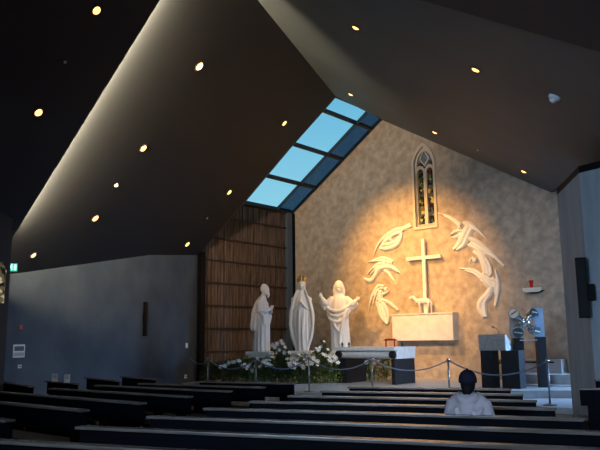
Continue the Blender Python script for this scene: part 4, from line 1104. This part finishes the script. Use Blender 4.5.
# right column speaker on the wall corner
E1f = E1
ts = at_y(579.5, 258, 12.55)
t = thing('column_speaker', 'tall black column loudspeaker on the right wall corner', 'loudspeaker', (ts.x, 12.5, ts.z), rz=math.radians(-20), group='column loudspeakers')
zbot = at_y(586, 318, 12.55).z - ts.z
bm = bmesh.new(); box(bm, -0.10, 0.08, -0.06, 0.06, zbot, 0.0, bev=0.012); link('cabinet', bm, 'black', t)
link('grille', BX(-0.08, 0.06, -0.068, -0.061, zbot + 0.03, -0.03), 'black_gloss', t)
link('bracket', BX(0.08, 0.19, -0.05, 0.08, zbot * 0.72, zbot * 0.45, bev=0.01), 'black', t)

# ------------------------------------------------------------ downlights
def norm_of(p, which): 
    n = nA if which == 'A' else nB
    return n if n.z < 0 else -n
LIP_L = (L2 - L1).cross(bk).normalized(); LIP_L = LIP_L if LIP_L.z < 0 else -LIP_L
downs = [(199, 66, 'A', 0.085, 'hot', 'brightest downlight, flaring in the middle of the dark left ceiling slope'),
         (143, 148, 'A', 0.075, 'warm', 'warm downlight on the left slope, midway beside the cove glow'),
         (95, 218, 'A', 0.075, 'warm', 'warm downlight on the left slope, lowest beside the cove glow'),
         (284, 123, 'A', 0.075, 'warm', 'warm downlight left of the top skylight panes'),
         (229, 192, 'A', 0.075, 'warm', 'warm downlight left of the lowest skylight pane'),
         (187, 244, 'A', 0.075, 'warm', 'warm downlight just above the grey left wall'),
         (33, 255, 'A', 0.06, 'dim', 'faint downlight at the low left corner of the ceiling'),
         (96, 10, 'C', 0.065, 'warm', 'warm downlight on the near black ceiling, upper of two'),
         (38, 112, 'C', 0.065, 'warm', 'warm downlight on the near black ceiling, lower of two'),
         (356, 27, 'B', 0.06, 'warm', 'warm downlight on the grey right slope, nearest the ridge top'),
         (351, 94, 'B', 0.065, 'warm', 'warm downlight just above the top end of the skylight'),
         (476, 69, 'B', 0.065, 'warm', 'warm downlight in the middle of the grey right slope'),
         (435, 132, 'B', 0.065, 'warm', 'warm downlight above the pointed window'),
         (524, 171, 'B', 0.065, 'warm', 'warm downlight above the right end of the altar wall')]
def ceil_point(px, py, w):
    if w == 'A': return Ap(px, py), norm_of(None, 'A')
    if w == 'B': return Bp(px, py), norm_of(None, 'B')
    return at_pl(px, py, L1, LIP_L), LIP_L
def orient(n):
    return n.to_track_quat('Z', 'Y').to_matrix().to_4x4()
lampspots = []
mat('lamp_dim', (0.5, 0.45, 0.3), 0.4, emit=(1.0, 0.8, 0.45), estr=1.2)
for px, py, w, r, kind, lb in downs:
    p, n = ceil_point(px, py, w)
    r *= 1.08
    t = thing('ceiling_downlight', lb, 'ceiling light', p + n * 0.004, M=orient(n), group='recessed ceiling downlights')
    bm = bmesh.new(); lathe(bm, [(r * 1.35, -0.003), (r * 1.35, 0.012), (r * 1.1, 0.018), (r * 1.02, 0.012), (r * 1.0, 0.004)], 24); link('trim_ring', bm, 'lamp_rim', t, True)
    bm = bmesh.new(); lathe(bm, [(r * 0.95, 0.013), (r * 0.85, 0.026), (r * 0.4, 0.036), (0.004, 0.04)], 20); link('lens', bm, 'lamp_' + kind, t, True)
    lampspots.append((p, n, kind, w))
for px, py, w, r, lb in ((116, 185, 'A', 0.05, 'small white smoke detector on the dark left ceiling slope'), (555, 96.5, 'B', 0.10, 'white dome detector on the grey right ceiling slope'),
                         (65, 62, 'C', 0.025, 'tiny white sprinkler head on the near black ceiling'), (207, 218, 'A', 0.03, 'tiny white sprinkler head above the slat wall'), (478, 150, 'B', 0.025, 'tiny white sprinkler head on the grey slope above the angels')):
    p, n = ceil_point(px, py, w)
    t = thing('smoke_detector' if r >= 0.05 else 'sprinkler_head', lb, 'detector' if r >= 0.05 else 'sprinkler', p + n * 0.003, M=orient(n))
    bm = bmesh.new(); lathe(bm, [(r, -0.003), (r, r * 0.3), (r * 0.8, r * 0.5)], 20); link('base', bm, 'plastic_white', t, True)
    bm = bmesh.new(); lathe(bm, [(r * 0.6, r * 0.501), (r * 0.55, r * 0.85), (r * 0.2, r * 1.05)], 18); link('dome', bm, 'plastic_white', t, True)

# ------------------------------------------------------------ lights
def add_light(kind, name, loc, aim, energy, col, **k):
    l = bpy.data.lights.new(name, kind); l.energy = energy; l.color = col
    for a, v in k.items(): setattr(l, a, v)
    o = bpy.data.objects.new(name, l); COL.objects.link(o); o.location = loc
    if aim is not None: o.rotation_euler = (Vector(aim) - Vector(loc)).to_track_quat('-Z', 'Y').to_euler()
    return o
WARM = (1.0, 0.62, 0.26); WHITEW = (1.0, 0.80, 0.58); COOL = (0.42, 0.66, 1.0)
def lp(i, off=0.12): p, n = lampspots[i][0], lampspots[i][1]; return p + n * off
# wall washers in the real fixtures
add_light('SPOT', 'spot_wall', lp(3, 0.25), T(4.7, 0, 3.5), 2500, (1.0, 0.48, 0.12), spot_size=math.radians(62), spot_blend=1.0, shadow_soft_size=0.08)
add_light('SPOT', 'spot_wall_d', lp(0, 0.25), T(4.5, 0, 3.6), 5200, (1.0, 0.47, 0.10), spot_size=math.radians(36), spot_blend=1.0, shadow_soft_size=0.08)
add_light('SPOT', 'spot_wall_b', lp(10, 0.25), T(4.4, 0, 2.8), 650, (1.0, 0.60, 0.30), spot_size=math.radians(50), spot_blend=1.0, shadow_soft_size=0.08)
add_light('SPOT', 'spot_wall_c', lp(11, 0.25), T(2.2, 0, 3.2), 800, (1.0, 0.90, 0.84), spot_size=math.radians(44), spot_blend=1.0, shadow_soft_size=0.1)
add_light('SPOT', 'spot_statues', lp(12, 0.25), Vector((0.9, 21.8, 2.2)), 900, (1.0, 0.74, 0.46), spot_size=math.radians(38), spot_blend=1.0, shadow_soft_size=0.08)
add_light('SPOT', 'spot_statues_b', lp(9, 0.25), Vector((0.7, 21.8, 2.0)), 300, (1.0, 0.80, 0.55), spot_size=math.radians(26), spot_blend=0.9, shadow_soft_size=0.08)
add_light('SPOT', 'spot_podium', lp(11, 0.25), Vector((2.5, 19.6, 0.9)), 1900, (0.92, 0.95, 1.0), spot_size=math.radians(30), spot_blend=0.9, shadow_soft_size=0.08)
# general downlights
for i in (0, 1, 2, 7, 8, 11, 12):
    p = lp(i, 0.15)
    add_light('SPOT', 'spot_down', p, p - UP * 3 , 60, WHITEW, spot_size=math.radians(95), spot_blend=1.0, shadow_soft_size=0.06)
# cove strips lying on the lip of the lower ceiling
def cove(a, b, e, col, nm):
    mid = (a + b) / 2; d = (b - a); ln = d.length; d.normalize()
    l = bpy.data.lights.new(nm, 'AREA'); l.shape = 'RECTANGLE'; l.size = ln; l.size_y = 0.05; l.energy = e; l.color = col
    o = bpy.data.objects.new(nm, l); COL.objects.link(o)
    return o, mid, d
def place_cove(a, b, e, col, nm, nrm, inset):
    o, mid, d = cove(a, b, e, col, nm)
    bkd = bk.normalized()
    pos = mid + bkd * inset + UP * 0.12
    target = -nrm * 1.0 + (-bkd) * 0.7          # up onto the slope and towards the altar
    z = -(target - d * target.dot(d)).normalized(); x = d; y = z.cross(x)
    o.matrix_world = Matrix(((x.x, y.x, z.x, pos.x), (x.y, y.y, z.y, pos.y), (x.z, y.z, z.z, pos.z), (0, 0, 0, 1)))
    bm = bmesh.new(); hl = (b - a).length / 2
    q0, q1 = pos - d * hl - UP * 0.03, pos + d * hl - UP * 0.03
    tube(bm, [q0, q1], 0.012, 8); return bm
nAd = norm_of(None, 'A'); nBd = norm_of(None, 'B')
bmL = place_cove(L1, L2.lerp(LR, 0.25), 2500, (1.0, 0.72, 0.44), 'cove_left', nAd, 0.12)
o = link('cove_strip', bmL, 'led_strip'); tag(o, 'hidden warm light strip glowing along the left ceiling edge', 'light strip')
bmR = place_cove(L3, L4, 90, (1.0, 0.66, 0.42), 'cove_right', nBd, 0.05)
o = link('cove_strip', bmR, 'led_strip'); tag(o, 'hidden faint light strip along the right ceiling edge', 'light strip')
# cool fill lamps added outside the view; no windows are built there
add_light('AREA', 'recess_fill', (10.6, 18.2, 2.0), (5.2, 18.2, 0.0), 950, (0.32, 0.58, 1.0), spread=math.radians(80), shape='RECTANGLE', size=2.6, size_y=2.2)
add_light('AREA', 'rear_window', (-6.5, -1.5, 3.4), (5.7, 13.5, 3.2), 110, (0.50, 0.72, 1.0), spread=math.radians(55), shape='RECTANGLE', size=4.0, size_y=2.2)
add_light('AREA', 'rear_fill_b', (5.5, -2.8, 3.0), (-2.6, 20, 2.2), 150, (0.50, 0.72, 1.0), spread=math.radians(56), shape='RECTANGLE', size=5.0, size_y=2.2)

# sky
w = bpy.data.worlds.new('sky'); S.world = w; w.use_nodes = True; nt = w.node_tree
bg = nt.nodes['Background']; tc = nt.nodes.new('ShaderNodeTexCoord'); sx = nt.nodes.new('ShaderNodeSeparateXYZ'); rp = nt.nodes.new('ShaderNodeValToRGB')
nt.links.new(tc.outputs['Generated'], sx.inputs[0]); nt.links.new(sx.outputs['Z'], rp.inputs['Fac']); nt.links.new(rp.outputs['Color'], bg.inputs['Color'])
rp.color_ramp.elements[0].position = 0.10; rp.color_ramp.elements[0].color = (0.34, 0.74, 0.86, 1)
rp.color_ramp.elements[1].position = 0.36; rp.color_ramp.elements[1].color = (0.13, 0.47, 0.72, 1)
bg.inputs['Strength'].default_value = 1.0

# ------------------------------------------------------------ camera and view
cam = bpy.data.cameras.new('camera'); cam.sensor_width = 36; cam.lens = F / 600 * 36; cam.clip_start = 0.05; cam.clip_end = 200
co = bpy.data.objects.new('camera', cam); COL.objects.link(co)
Xl, Yl, Fw = Vector((1, 0, 0)), Vector((0, -st, ct)), Vector((0, ct, st))
cX = Xl * cr - Yl * sr; cY = Xl * sr + Yl * cr; cZ = -Fw
co.matrix_world = Matrix(((cX.x, cY.x, cZ.x, EYE.x), (cX.y, cY.y, cZ.y, EYE.y), (cX.z, cY.z, cZ.z, EYE.z), (0, 0, 0, 1)))
S.camera = co
S.view_settings.view_transform = 'Standard'; S.view_settings.look = 'None'; S.view_settings.gamma = 1; S.view_settings.exposure = 0.0
S.view_settings.use_curve_mapping = False
S.cycles.use_denoising = True
S.cycles.max_bounces = 6
S.cycles.sample_clamp_indirect = 4
